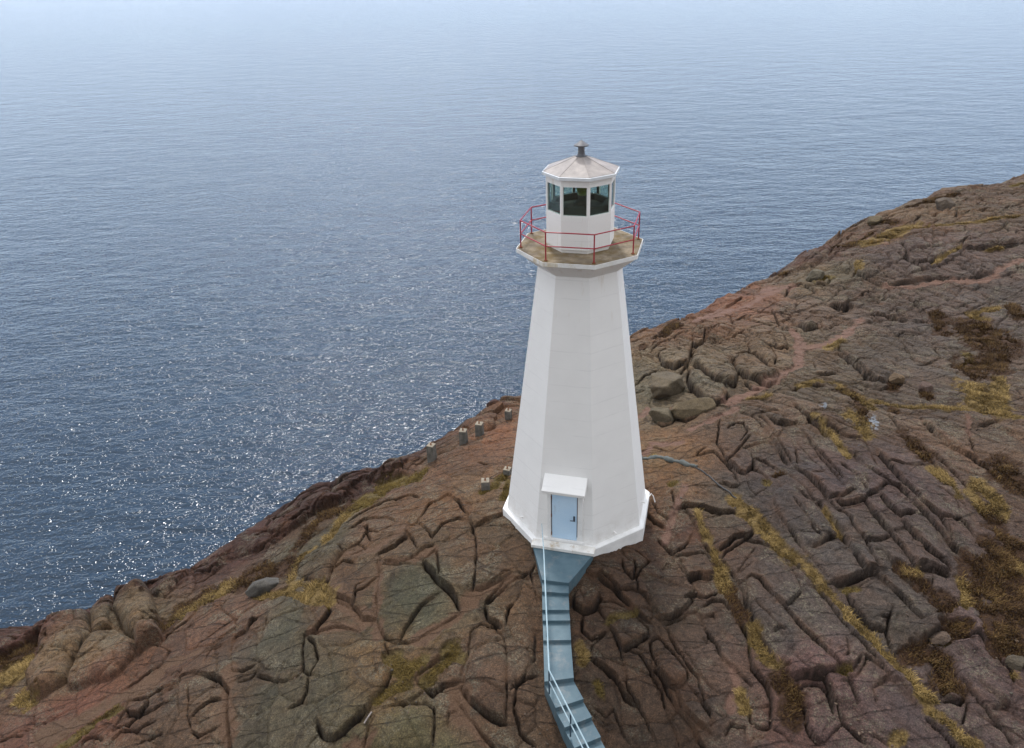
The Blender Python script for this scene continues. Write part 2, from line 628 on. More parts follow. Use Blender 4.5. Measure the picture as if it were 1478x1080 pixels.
(400, 660, 2.5725, """
2 955,650 960,740 900,850 865,880
2 880,930 890,850 980,790
2 880,930 900,1020 960,1079
2 780,560 860,470 930,430
1 960,400 940,430 970,560
"""),
]
# ledges whose far side stands clearly higher: strength 4 above.  Raised boulders of the bedrock: outline, height (m), edge width (m)
DOMES = [
(0, 810, 4, .75, .35, "190,810 150,680 210,590 250,480 320,400 440,330 530,310 535,450 500,490 430,590 390,690 300,760"),
(0, 810, 4, .7, .3, "530,310 560,260 660,210 670,290 640,350 650,400 535,450"),
(0, 810, 4, .95, .35, "660,210 740,175 830,140 870,180 910,290 940,400 940,460 870,490 800,560 790,480 740,440 700,370 670,310"),
(0, 810, 4, .6, .4, "535,450 690,410 740,450 800,490 790,560 700,650 640,690 540,700 400,740 390,690 440,590 500,490"),
(820, 810, 4, .3, .25, "30,210 80,160 150,170 190,220 150,280 80,300 30,260"),
(820, 810, 4, .25, .3, "500,650 540,700 580,760 620,780 680,720 680,650 600,540 520,450 470,490 480,560"),
(820, 810, 4, .2, .35, "190,240 250,240 340,280 400,340 460,400 460,450 380,510 310,540 270,450 220,350 170,260"),
(900, 420, 4, .55, .3, "200,370 250,340 330,330 395,330 370,430 300,470 230,440"),
(900, 420, 4, .6, .35, "390,410 400,350 480,310 570,340 640,420 660,500 640,550 590,555 520,530 450,480 380,440"),
(900, 420, 4, .45, .3, "380,470 370,530 420,590 520,660 580,640 610,600 580,560 520,535 450,485"),
(900, 420, 4, .6, .35, "640,400 700,365 760,370 830,440 900,490 880,530 830,560 720,520 660,470"),
(900, 420, 4, .4, .3, "710,300 780,300 850,340 885,400 870,440 840,430 760,370"),
(900, 420, 4, .35, .3, "400,235 480,210 560,190 640,210 600,260 500,300 470,290"),
(900, 420, 4, .45, .3, "980,170 1060,120 1120,190 1130,220 1050,235"),
(900, 420, 4, .35, .3, "1180,60 1260,30 1320,70 1270,110 1190,80"),
(900, 420, 4, .4, .3, "600,660 720,630 800,640 860,670 900,690 820,700 740,720 640,700"),
(1108, 240, 4, .5, .35, "840,330 880,300 980,320 940,350"),
(1108, 240, 4, .5, .35, "1040,280 1060,250 1100,270 1080,300"),
(1108, 240, 4, .4, .4, "960,300 1030,240 1090,230 1060,260 1030,300"),
(1108, 240, 4, .4, .3, "340,700 360,650 460,690 420,715"),
(1108, 240, 4, .4, .3, "400,580 440,545 530,560 500,620"),
(1108, 240, 4, .6, .5, "170,580 230,520 310,460 380,460 360,500 250,570"),
(370, 640, 4, .35, .4, "230,740 260,690 330,640 420,600 480,600 500,640 440,740 420,810 350,810 270,790"),
(370, 810, 4, .15, .4, "700,80 860,20 960,20 1010,70 1060,170 960,250 900,330 850,410 830,480 740,450 700,350 690,200"),
(370, 810, 4, .18, .4, "290,450 440,430 600,440 720,470 780,640 740,740 650,850 560,950 450,1050 380,1020 290,850 300,720"),
(370, 810, 4, .2, .4, "700,880 800,830 900,815 980,820 1030,860 1030,960 1020,1079 620,1079 650,960"),
(370, 810, 4, .18, .4, "1190,700 1200,620 1230,540 1240,420 1300,370 1380,390 1430,460 1445,560 1445,740 1440,920 1400,920 1320,870 1240,810"),
(1108, 810, 4, .25, .4, "1020,500 1110,440 1220,420 1300,520 1400,610 1420,680 1400,820 1290,860 1210,800 1140,700 1040,620"),
(820, 810, 4, .3, .4, "1020,130 1060,100 1110,120 1170,200 1260,295 1440,490 1530,595 1620,720 1668,840 1530,870 1478,690 1300,710 1220,660 1180,560 1080,420 1030,250"),
(900, 600, 4, .3, .4, "840,470 940,400 1120,520 1220,680 1050,780 930,680 860,560"),
]
# ground cover: kind (G straw grass, M rust heath, P olive moss, D pink grit, L pale lichen), radius px, px points of the photograph
COVER = """
D 7 1240,462 1225,480 1190,497 1160,500 1150,485 1140,478
D 8 1155,500 1152,530 1120,550 1090,565 1050,580
D 9 980,585 960,600 935,590 925,600
D 9 1110,415 1090,435 1050,448 1020,455
D 7 1108,425 1140,412
D 4 1278,411 1310,414 1350,406 1420,403 1440,395
D 5 1440,392 1460,380 1478,374
D 6 1040,445 1000,462
D 3 1398,600 1397,632
D 3 1240,340 1280,350
S 5 500,800 540,795 575,772 585,760
S 4 560,812 600,808 625,795
S 4 548,815 545,870 542,890
S 5 450,915 480,905 520,908
S 6 480,850 500,880 545,900 545,925
S 8 610,925 650,900 670,885 690,862
S 6 690,862 720,850 735,838
S 7 660,1000 650,985 670,1010 665,1040
S 6 545,1060 520,1079 500,1079
S 5 700,1070 655,1020
D 6 1060,1000 1055,1030
D 4 1055,965 1063,985 1058,1000
S 10 60,1060 120,1040 170,1010 220,985
S 8 330,972 330,1000 332,1070
S 5 160,1020 240,960 290,940
D 5 990,700 965,760 960,780
D 6 980,640 940,640 930,655
D 6 1000,620 1060,590
G 5 1157,815 1190,850 1225,890 1255,920 1280,950 1310,975 1335,1005 1345,1025 1372,1045 1390,1068 1410,1076
G 9 1062,728 1085,745 1100,765 1115,782
G 8 1115,782 1135,800 1150,812
G 4 1005,735 1018,775 1030,800
G 6 1030,800 1040,830 1048,855
M 7 1050,850 1062,875 1074,895
G 7 1090,920 1100,945 1120,970
G 6 1084,905 1092,935
M 10 1120,980 1140,1005 1142,1035
G 6 1070,1000 1075,1030
G 6 1350,680 1375,700
G 4 1356,685 1372,700 1385,720
M 7 1305,625 1325,650 1335,660
G 3 1175,600 1210,640 1225,660
G 2 1190,735 1208,765 1214,775
G 5 1388,838 1395,865 1392,880
G 9 430,846 450,850 470,862
G 6 420,856 440,866 475,872
P 9 610,680 600,690 560,702 530,715
P 15 560,700 530,722 505,738
G 6 500,742 490,755 470,780
M 12 500,735 465,745 440,770 430,785
G 4 455,790 440,800 425,815 420,840
M 14 240,905 260,880 300,858
G 13 250,895 290,868 330,848
M 14 340,842 380,826 415,820
G 5 370,862 400,860 430,850
G 16 0,985 30,960
M 14 0,960 45,938
G 8 30,1005 42,1015
P 7 90,1079 130,1050 165,1025
P 9 565,955 590,975 610,960
P 9 620,985 635,965 655,950
P 6 545,1015 560,1000 590,990
P 7 640,960 660,935
G 10 1250,350 1280,340 1310,328
G 3 1325,330 1400,322 1478,310
G 2 1345,382 1370,367 1385,358
G 3 1425,360 1445,356
M 8 1320,295 1340,292
M 6 1275,315 1290,322
M 6 1380,278 1340,290
P 3 1478,265 1460,268
M 8 950,485 968,475 972,468
M 4 925,505 930,500
M 4 1125,392 1137,388
M 4 1225,350 1245,345 1262,332
M 6 1230,352 1205,358
P 6 1190,398 1180,408
G 4 1240,378 1236,390
M 20 1390,470 1420,485 1440,500
M 14 1440,510 1430,530 1400,520
M 7 1365,480 1350,450
G 16 1410,560 1425,585
M 10 1395,530 1420,545
G 8 1440,545 1445,590
M 6 1460,440 1470,460
G 5 1440,445 1400,452 1420,460
P 5 1395,510 1400,530
M 8 1215,565 1230,570 1240,580
G 9 1225,595 1240,605 1250,625
M 7 1240,590 1248,610
G 4 1260,578 1300,588 1360,590 1420,592 1470,600
M 5 1290,555 1290,562
M 5 1335,565 1340,575
M 6 1285,590 1290,595
G 5 1260,590 1240,575 1210,560
G 3 1150,560 1180,552 1210,555
G 3 1080,575 1110,570
G 4 1195,500 1215,492
G 2 900,0
M 13 1440,670 1455,690 1470,710
G 9 1410,700 1430,720 1445,745
M 9 1425,735 1450,780 1470,790
G 6 1400,715 1420,740
M 30 1440,840 1450,880 1470,900
M 20 1420,815 1455,800
M 20 1460,930 1440,905
G 6 1465,815 1478,825
M 8 1300,825 1325,840 1340,855
G 5 1308,830 1325,828
M 10 1360,870 1372,880
M 10 1315,945 1350,940 1360,960
M 9 1350,985 1385,1000 1360,975
G 6 1330,1000 1350,1010
M 8 1370,910 1395,905
G 4 1350,925 1362,928
G 5 1290,1070 1300,1060
P 4 1220,855 1235,850
P 4 1210,980 1225,970
G 3 1460,970 1465,975
P 4 1105,695 1110,700
M 4 1118,690 1130,682
P 4 975,695 968,700
G 3 930,660 945,658
P 5 695,712 708,708 716,698
P 5 722,692 735,683
P 5 728,722 733,705 737,695
G 5 838,930 842,955
P 4 862,985 868,1000
P 5 880,900 920,888
R 12 -20,925 20,915 60,905 100,892 130,882
R 14 235,852 300,826 330,805 360,792
R 20 340,800 380,775 420,750
R 22 400,762 450,732 490,714
R 16 490,712 540,690 580,674
R 9 580,668 612,654
R 5 712,586 735,580
L 5 1253,602 1262,612 1258,620
L 3 1186,585 1190,587
L 2 1235,640 1238,642
"""
# low-frequency rock colour (sRGB) by place; tones right of the stair hold tower shadow
TONES = """
80,1050 118,76,62
220,960 108,76,60
140,930 118,98,74
200,900 118,98,74
300,1000 108,86,70
400,900 92,88,74
450,1000 88,84,70
600,870 92,92,74
700,800 104,82,62
560,950 116,90,58
680,1000 104,80,66
600,1060 96,92,66
640,720 118,88,60
690,640 128,88,62
640,650 120,88,66
350,790 74,46,44
460,710 74,48,44
540,690 76,50,46
100,890 90,54,48
20,910 86,52,46
250,830 86,54,48
300,825 88,58,50
620,650 96,66,52
460,790 88,80,62
340,900 104,74,58
500,850 104,80,60
540,760 112,84,62
960,680 128,96,62
940,740 118,86,60
980,770 96,66,54
900,850 90,68,54
860,880 88,66,52
950,900 92,72,58
900,1000 98,76,62
1000,950 100,80,70
1000,800 92,72,58
1030,740 92,82,68
1150,900 90,80,74
1100,700 92,80,74
1250,700 90,76,74
1200,780 88,80,74
1180,1000 112,84,80
1300,1000 98,82,80
1420,950 108,86,82
1300,920 92,84,74
1350,450 98,86,78
1300,550 96,84,72
1440,650 112,90,70
1200,560 100,88,70
1100,520 116,98,74
1000,530 122,108,84
960,560 112,104,84
1250,420 102,88,76
1350,360 102,86,78
1300,380 92,80,74
1330,310 116,96,72
1200,400 116,106,82
1050,430 132,90,64
980,470 122,90,62
1440,280 108,88,70
1160,360 98,74,62
1280,330 104,78,56
1150,600 104,86,68
"""
# ------------------------------------------------------------------ large shape of the headland
CREST = """-600,1250,-9 -300,1050,-8.5 -120,965,-8 0,917,-7.5 30,908,-7.4 60,902,-7.2 100,890,-7 130,878,-6.8 170,865,-6.5 200,848,-6.3 235,834,-6.1 270,824,-5.8 300,808,-5.5
325,784,-5.2 350,768,-5 400,740,-4.5 440,710,-4 480,696,-3.6 520,680,-3.2 575,660,-2.6 605,652,-2.3 630,636,-2.0 665,616,-1.7 697,596,-1.4 712,583,-1.5 725,576,-1.6 752,577,-1.5
800,560,-1.2 860,520,-.8 915,483,-.5 935,473,-.4 960,461,-.3 1000,448,-.1 1050,427,.1 1100,401,.4 1140,385,.6 1150,378,.8 1160,364,.9 1185,352,1.1 1215,350,1.1 1235,337,1.3 1250,321,1.5
1265,309,1.6 1290,301,1.8 1310,288,2 1345,279,2.1 1365,271,2.2 1385,269,2.3 1420,266,2.5 1445,261,2.6 1478,249,3 1600,215,3.5 1800,160,4 2200,90,4"""
CTRL = """726,743,.2 769,787,.15 857,812,.0 928,783,-.1 938,740,0 870,830,-.15 850,850,-.25 775,850,-.1 830,930,-.55 775,930,-.5 780,1000,-.85 850,1000,-.95 800,1080,-1.4 880,1080,-1.45
700,760,0 650,700,-.5 690,650,-.7 735,620,-.9 625,668,-1.3 600,760,-.6 600,850,-.7 600,950,-1.0 600,1080,-1.6 700,900,-.5 700,1080,-1.3 500,750,-1.9 480,850,-1.6 470,950,-1.8 450,1080,-2.3
430,780,-2.8 380,845,-3.4 300,865,-4.0 350,900,-3.0 300,1000,-3.2 300,1080,-3.4 240,910,-4.4 200,1000,-4.2 140,1000,-4.8 100,1080,-5 0,1080,-6 0,965,-6.8 420,745,-3.8 560,700,-2.2
960,720,.2 950,600,.0 1000,650,.5 960,545,-.1 1040,540,.5 1050,600,.8 1000,800,-.2 1000,900,-.6 1000,1000,-1.1 1000,1080,-1.5 1150,560,.9 1200,500,1.1 1300,414,1.5 1300,385,2.0 1400,350,2.6
1440,310,2.9 1200,400,1.1 1150,700,.8 1150,800,.3 1150,900,-.2 1150,1000,-.8 1250,650,1.3 1300,750,1.2 1300,850,.6 1300,950,0 1300,1060,-.6 1440,600,1.8 1440,700,1.4 1440,820,.7 1440,930,.4
1460,1060,-.2 1400,500,1.6 1460,420,2.0 1700,500,3 1700,800,1.5 1700,1080,.5 2000,300,4 -200,1080,-8 300,1400,-4.2 0,1400,-7 740,1400,-2.8 1200,1400,-2.2 1600,1400,-.5 -400,1600,-9"""
parse = lambda s: [tuple(float(v) for v in t.split(',')) for t in s.split()]
crest = np.array([on_z(*t) for t in parse(CREST)])
ctrl = [on_z(*t) for t in parse(CTRL)] + [np.array(v) for v in ((0, 0, .1), (0, 2.9, .0), (-2.5, 1.5, .05), (2.7, 1.5, .0), (0., -2.8, .05), (-60, -70, -12), (60, -70, -2), (110, 20, 3))]
P = np.vstack([np.array(ctrl), crest])
def tps(r2): return np.where(r2 > 0, .5 * r2 * np.log(r2 + 1e-12), 0)
_n = len(P); _D = ((P[:, None, :2] - P[None, :, :2]) ** 2).sum(-1)
_A = np.zeros((_n + 3, _n + 3)); _A[:_n, :_n] = tps(_D) + np.eye(_n) * 1.0
_A[:_n, _n:] = np.c_[np.ones(_n), P[:, :2]]; _A[_n:, :_n] = _A[:_n, _n:].T
_W = np.linalg.solve(_A, np.r_[P[:, 2], 0, 0, 0])
def zbase(x, y):
    x = np.asarray(x, float); y = np.asarray(y, float)
    s = _W[_n] + _W[_n + 1] * x + _W[_n + 2] * y
    for i in range(_n): s = s + _W[i] * tps((x - P[i, 0]) ** 2 + (y - P[i, 1]) ** 2)
    return s
def to_ground(px, py):
    """where the sight line through a photograph pixel meets the large ground shape"""
    px = np.atleast_1d(np.asarray(px, float)); py = np.atleast_1d(np.asarray(py, float))
    d = np.array([ray(a, b) for a, b in zip(px, py)])
    z = np.zeros(len(px))
    for _ in range(40):
        t = (z - CAM[2]) / d[:, 2]; q = CAM + d * t[:, None]
        z = z + .6 * (zbase(q[:, 0], q[:, 1]) - z)
    t = (z - CAM[2]) / d[:, 2]
    return CAM + d * t[:, None]

# grid lines: fine where the ground is near, coarser outward
def lines(lo, hi, fine_lo, fine_hi, d0, g, dmax):
    a = list(np.arange(fine_lo, fine_hi, d0)); d = d0
    while a[-1] < hi: d = min(d * g, dmax(a[-1])); a.append(a[-1] + d)
    b = [a[0]]; d = d0
    while b[-1] > lo: d = min(d * 1.12, 6); b.append(b[-1] - d)
    return np.array(b[:0:-1] + a)
gx = lines(-170, 260, -24, 14, .038, 1.012, lambda v: .075 if v < 58 else 6 if v > 90 else 1.0)
gy = lines(-110, 230, -13.5, 12, .038, 1.004, lambda v: .04 + max(0, v - 12) * .0024 if v < 66 else 6)
X, Y = np.meshgrid(gx, gy)
NX, NY = len(gx), len(gy)
# base height on a coarse grid, then bilinear to the fine one
cx = np.unique(np.r_[np.arange(-170, -30, 4.), np.arange(-30, 70, .5), np.arange(70, 264, 4.)]); cy = np.unique(np.r_[np.arange(-114, -30, 4.), np.arange(-30, 75, .5), np.arange(75, 236, 4.)])
CX, CY = np.meshgrid(cx, cy)
CZ = zbase(CX, CY)
def bil(gx_, gy_, G, x, y):
    i = np.clip(np.searchsorted(gx_, x) - 1, 0, len(gx_) - 2); j = np.clip(np.searchsorted(gy_, y) - 1, 0, len(gy_) - 2)
    u = (x - gx_[i]) / (gx_[i + 1] - gx_[i]); v = (y - gy_[j]) / (gy_[j + 1] - gy_[j])
    u = np.clip(u, 0, 1); v = np.clip(v, 0, 1)
    return (G[j, i] * (1 - u) + G[j, i + 1] * u) * (1 - v) + (G[j + 1, i] * (1 - u) + G[j + 1, i + 1] * u) * v
Z = bil(cx, cy, CZ, X, Y)
# distance beyond the crest line, seaward positive
def crest_dist(x, y):
    best = np.full(x.shape, 1e9); sg = np.zeros(x.shape); zc = np.zeros(x.shape)
    pts = np.vstack([crest[0] + (crest[0] - crest[1]) / np.linalg.norm(crest[0] - crest[1]) * 200, crest, crest[-1] + (crest[-1] - crest[-2]) / np.linalg.norm(crest[-1] - crest[-2]) * 300])
    pts[0, 2] = crest[0, 2]; pts[-1, 2] = crest[-1, 2]
    for a, b in zip(pts[:-1], pts[1:]):
        ab = b[:2] - a[:2]; L2 = ab @ ab
        t = np.clip(((x - a[0]) * ab[0] + (y - a[1]) * ab[1]) / L2, 0, 1)
        dx = x - a[0] - t * ab[0]; dy = y - a[1] - t * ab[1]; d = dx * dx + dy * dy
        m = d < best - 1e-9
        cr = ab[0] * dy - ab[1] * dx
        best = np.where(m, d, best); sg = np.where(m, np.sign(cr), sg); zc = np.where(m, a[2] + t * (b[2] - a[2]), zc)
    return np.sqrt(best) * sg, zc
CS, CZC = crest_dist(CX, CY)
S = bil(cx, cy, CS, X, Y); ZC = bil(cx, cy, CZC, X, Y)
Sn = S + .5 * fbm(X * .5, Y * .5, 4, 31)
fall = np.clip(Sn, 0, None)
zc2 = np.where(S > 0, ZC * (1 - np.exp(-fall / 2)) + Z * np.exp(-fall / 2), Z)
Z = zc2 - 1.35 * (np.sqrt(fall ** 2 + .5 ** 2) - .5) - .18 * np.exp(-((Sn) / 1.2) ** 2)
cliff = np.clip(fall / 3, 0, 1)
zf = fbm(X * .12, Y * .12, 6, 77, .55)
Z = Z + np.minimum(fall * .3, 6) * (zf - .1)
land = 1 - np.clip(fall / 1.0, 0, 1)

# ------------------------------------------------------------------ joints
wx = .04 * fbm(X * .9, Y * .9, 2, 3) + .04 * fbm(X * 3, Y * 3, 4, 4, .6)
wy = .04 * fbm(X * .9, Y * .9, 2, 5) + .04 * fbm(X * 3, Y * 3, 4, 6, .6)
pinch = np.clip(.7 + 1.9 * fbm(X * 1.1, Y * 1.1, 3, 7), .15, 1.5)
cell = .04 + np.clip(Y - 12, 0, None) * .0024
WX = X + wx; WY = Y + wy
def window(pts, m):
    i0 = max(np.searchsorted(gx, pts[:, 0].min() - m) - 1, 0); i1 = min(np.searchsorted(gx, pts[:, 0].max() + m) + 1, NX)
    j0 = max(np.searchsorted(gy, pts[:, 1].min() - m) - 1, 0); j1 = min(np.searchsorted(gy, pts[:, 1].max() + m) + 1, NY)
    return slice(j0, j1), slice(i0, i1)
def pdist(pts, x, y):
    best = np.full(x.shape, 1e9); side = np.zeros(x.shape); bt = np.zeros(x.shape)
    seg = np.linalg.norm(np.diff(pts[:, :2], axis=0), axis=1); tot = seg.sum() + 1e-9; acc = 0
    for k in range(len(pts) - 1):
        a, b = pts[k, :2], pts[k + 1, :2]; ab = b - a; L = np.sqrt(ab @ ab) + 1e-9; ab = ab / L
        s = (x - a[0]) * ab[0] + (y - a[1]) * ab[1]; t = np.clip(s, 0, L)
        dx = x - a[0] - t * ab[0]; dy = y - a[1] - t * ab[1]; d = np.sqrt(dx * dx + dy * dy)
        m = d < best
        pr = ab[0] * dy - ab[1] * dx
        side = np.where(m, pr / (d + 1e-6), side); bt = np.where(m, (acc + t) / tot, bt); best = np.where(m, d, best); acc += seg[k]
    return best, side, bt
groove = np.zeros_like(X); shoulder = np.zeros_like(X); step = np.zeros_like(X)
DEP = {1: .12, 2: .22, 3: .34, 4: .12}; SHO = {1: .02, 2: .035, 3: .05, 4: .05}; WID = {1: .03, 2: .036, 3: .05, 4: .09}
STP = {1: .03, 2: .10, 3: .22, 4: .32}; SPL = {1: 1, 2: .8, 3: .9, 4: 2.2}
def stroke_pts(ox, oy, sc, toks):
    q = np.array([[float(v) for v in t.split(',')] for t in toks]); return to_ground(ox + q[:, 0] / sc, oy + q[:, 1] / sc)
for ox, oy, sc, txt in TILES:
    for ln in txt.strip().splitlines():
        t = ln.split(); k = int(t[0]); pts = stroke_pts(ox, oy, sc, t[1:])
        far = max(1, np.linalg.norm(pts.mean(0) - CAM) / 34)
        Ls = min(1.0, np.linalg.norm(np.diff(pts[:, :2], axis=0), axis=1).sum() / (1.3 * far)) ** .8
        js, is_ = window(pts, 1.6 if k < 4 else 6)
        d, side, bt = pdist(pts, WX[js, is_], WY[js, is_])
        tap = np.clip(np.minimum(bt, 1 - bt) * 6 + .35, 0, 1)
        wd = np.maximum(WID[k] * far ** .7, .62 * cell[js, is_]) * (.45 + .42 * pinch[js, is_])
        groove[js, is_] = np.maximum(groove[js, is_], DEP[k] * Ls * far ** .8 * pinch[js, is_] * np.exp(-np.minimum((d / wd), 4) ** 3) * tap)
        shoulder[js, is_] = np.maximum(shoulder[js, is_], SHO[k] * np.exp(-d / .10) * tap)
        if k >= 2:
            dr = pts[-1, :2] - pts[0, :2]; sgn = 1 if dr[0] > 0 else -1      # the far side stands higher
            st = side * sgn; st = np.tanh(st * 3) * np.clip(d / (wd * 1.2), 0, 1)
            up = np.clip(st, 0, 1); dn = np.clip(-st, 0, 1)
            step[js, is_] += STP[k] * Ls * (up * .8 - dn * .2) * np.exp(-d / SPL[k]) * tap
mask_dome = np.zeros_like(X); dome = np.zeros_like(X)
for ox, oy, sc, H, wd, txt in DOMES:
    if ox > 800: H *= .65; wd *= 1.2
    pts = stroke_pts(ox, oy, sc, txt.split()); pts = np.vstack([pts, pts[:1]])
    js, is_ = window(pts, .3); x = WX[js, is_]; y = WY[js, is_]
    d, _, _ = pdist(pts, x, y)
    ins = np.zeros(x.shape, bool)
    for a, b in zip(pts[:-1], pts[1:]):
        ins ^= ((a[1] > y) != (b[1] > y)) & (x < (b[0] - a[0]) * (y - a[1]) / (b[1] - a[1] + 1e-12) + a[0])
    h = np.where(ins, H * np.sqrt(1 - np.exp(-(d / wd) * 1.6)), 0)
    dome[js, is_] = np.maximum(dome[js, is_], h * (1 + .55 * fbm(x * .9, y * .9, 3, 58)))

# ground cover masks
MASK = {k: np.zeros_like(X) for k in 'GMPDLRS'}
GPTS = {k: [] for k in 'GMP'}
edge_n = 1.3 * fbm(X * 1.6, Y * 1.6, 5, 51, .7)
for ln in COVER.strip().splitlines():
    t = ln.split(); k = t[0]; q = parse(' '.join(t[2:]))
    if len(q) < 2: continue
    q = np.array(q); pts = to_ground(q[:, 0], q[:, 1]); r = (.85 if k == 'D' else 1.2) * float(t[1]) * np.linalg.norm(pts.mean(0) - CAM) / FPX
    js, is_ = window(pts, r * 2 + .3)
    d, _, _ = pdist(pts, WX[js, is_], WY[js, is_])
    v = np.clip((r * (1.05 + .9 * edge_n[js, is_]) - d) / (r * .35 + .05) + .5, 0, 1)
    MASK[k][js, is_] = np.maximum(MASK[k][js, is_], v)
    if k in GPTS: GPTS[k].append((pts, r))
soft = np.clip(MASK['G'] + MASK['M'] + MASK['P'] + .8 * MASK['D'] + .5 * MASK['S'], 0, 1)

# secondary jointing: long thin slabs to the right of the tower, rounder blocks to the left
def joints(ang, sx, sy, seed, wob=.35):
    ca, sa = math.cos(ang), math.sin(ang)
    u = (X * ca + Y * sa) / sx; v = (-X * sa + Y * ca) / sy
    u = u + wob * fbm(X * .35, Y * .35, 3, seed + 1); v = v + wob * fbm(X * .35, Y * .35, 3, seed + 2)
    f1, f2, cid, ox, oy = worley(u, v, seed); tilt = (ox * ((cid * 7.13) % 1 - .5) + oy * ((cid * 13.7) % 1 - .5)); return f2 - f1, cid, tilt
right = np.clip((X - 2) / 5, 0, 1)
eL, cL, tL = joints(R_(40), 1.5, 2.3, 3); eR, cR, tR = joints(R_(-52), 3.6, 1.1, 8)
e = np.where(right > .5, eR, eL); cid = np.where(right > .5, cR, cL); tilt = np.where(right > .5, tR, tL)
e4, c4, t4 = joints(R_(-54), 3.4, .5, 15, .2); e5, c5, t5 = joints(R_(20), .7, .5, 19)
tr = np.clip(1 - groove / .1, 0, 1)
quiet = (.75 + .25 * right) * np.clip(.65 + 1.4 * fbm(X * .15, Y * .15, 2, 91), .15, 1)
jo2 = -.09 * np.exp(-(e / np.clip(.55 * cell, .03, .2)) ** 2) - .03 * np.exp(-e / .1) + ((cid - .5) * .07 + tilt * .16) * np.clip(e / .05, 0, 1)
sel4 = np.clip(right - .2, 0, 1) * np.clip((fbm(X * .4, Y * .4, 3, 95) + .18) * 6, 0, 1); sel5 = np.clip((fbm(X * .5, Y * .5, 3, 97) + .08) * 6, 0, 1) 
e6, c6, t6 = joints(R_(-62), 3.2, 1.25, 23, .25); e7, c7, t7 = joints(R_(25), 5.0, 1.6, 29, .3)
farz = np.clip((Y + .25 * X - 14) / 5, 0, 1)
jo2 = jo2 + farz * (-.24 * np.exp(-(e6 / np.clip(.75 * cell, .04, .3)) ** 3) + ((c6 - .5) * .12 + t6 * .2) * np.clip(e6 / .1, 0, 1) - .2 * np.exp(-(e7 / np.clip(.6 * cell, .04, .3)) ** 3) + (c7 - .5) * .25 * np.clip(e7 / .08, 0, 1)) / np.clip(quiet, .3, 1) * .8
jo2 = jo2 + sel4 * (-.15 * np.exp(-(e4 / np.clip(1.3 * cell, .08, .5)) ** 3) + (c4 - .5) * .035 * np.clip(e4 / .08, 0, 1)) + sel5 * (-.035 * np.exp(-(e5 / .05) ** 2) + ((c5 - .5) * .03 + t5 * .12) * np.clip(e5 / .08, 0, 1))
# fine cleavage parallel to the slabs
u3 = (X * math.cos(R_(-52)) + Y * math.sin(R_(-52))); v3 = (-X * math.sin(R_(-52)) + Y * math.cos(R_(-52)))
cleav = vnoise(u3 * .3, v3 * 2.6, 41) * .07 + vnoise(u3 * .5, v3 * 6, 42) * .035
rough = fbm(X * .45, Y * .45, 3, 61) * .2 + fbm(X * 1.7, Y * 1.7, 4, 62, .5) * .045 + fbm(X * 7, Y * 7, 3, 63) * .02
rock = -groove - shoulder + step + quiet * jo2 + cleav * (0.25 + .75 * right) + rough
# hollow pits and broken scraps
pit = fbm(X * 2.2 + 40, Y * 2.2, 3, 65); rock -= .05 * np.clip(pit - .34, 0, .12) / .12
Z = Z + rock * (1 - soft) + soft * (-.05 + .07 * fbm(X * 3.0, Y * 3.0, 3, 71) + fbm(X * .5, Y * .5, 2, 61) * .15 + step * .6) + dome * (1 - .5 * soft)
# knobbly dark red boulders along the brink on the left
w1, _, wc, _, _ = worley(X * .6 + .3 * fbm(X, Y, 2, 44), Y * .6 + .3 * fbm(X, Y, 2, 45), 47)
brink = np.maximum(np.clip((3.0 - X) / 3, 0, 1) * np.exp(-((Sn + 1.0) / 1.5) ** 2), MASK['R']) * (1 - soft)
Z += brink * (.55 * np.sqrt(np.clip(1 - (w1 / .75) ** 2, 0, 1)) * (.5 + wc) + .5 * fbm(X * .35, Y * .35, 3, 48) - .1)
Z += cliff * (jo2 * 2 + fbm(X * .7, Y * .7, 4, 66) * .8)
# the tower's footing: ground stays level just round the plinth, and clear under the stair
rt = np.hypot(X, Y); k = np.clip((3.6 - rt) / .6, 0, 1); Z = Z * (1 - k) + k * np.minimum(Z, .28 - .05 * (X + 2))
STAIR_AX = [((784, 842), .15), ((800, 900), -.25), ((805, 980), -.62), ((823, 1015), -.85), ((850, 1075), -1.2), ((885, 1140), -1.55)]
sp = np.array([on_z(a[0], a[1], z) for a, z in STAIR_AX])
js, is_ = window(sp, 1.2); d, _, bt = pdist(sp, X[js, is_], Y[js, is_])
zl = np.interp(bt, np.linspace(0, 1, len(sp)), sp[:, 2])
kk = np.clip((.95 - d) / .35, 0, 1); Z[js, is_] = Z[js, is_] * (1 - kk) + kk * np.minimum(Z[js, is_], zl - .22)
Z = np.maximum(Z, -70)
def zat(x, y): return float(bil(gx, gy, Z, np.array(float(x)), np.array(float(y))))
def ground_hit(px, py):
    """first point of the finished ground along the sight line"""
    d = ray(px, py); t = np.linspace(15, 110, 2400) / np.linalg.norm(d); q = CAM + d * t[:, None]
    h = bil(gx, gy, Z, q[:, 0], q[:, 1]); i = int(np.argmax(q[:, 2] < h)); return q[i]

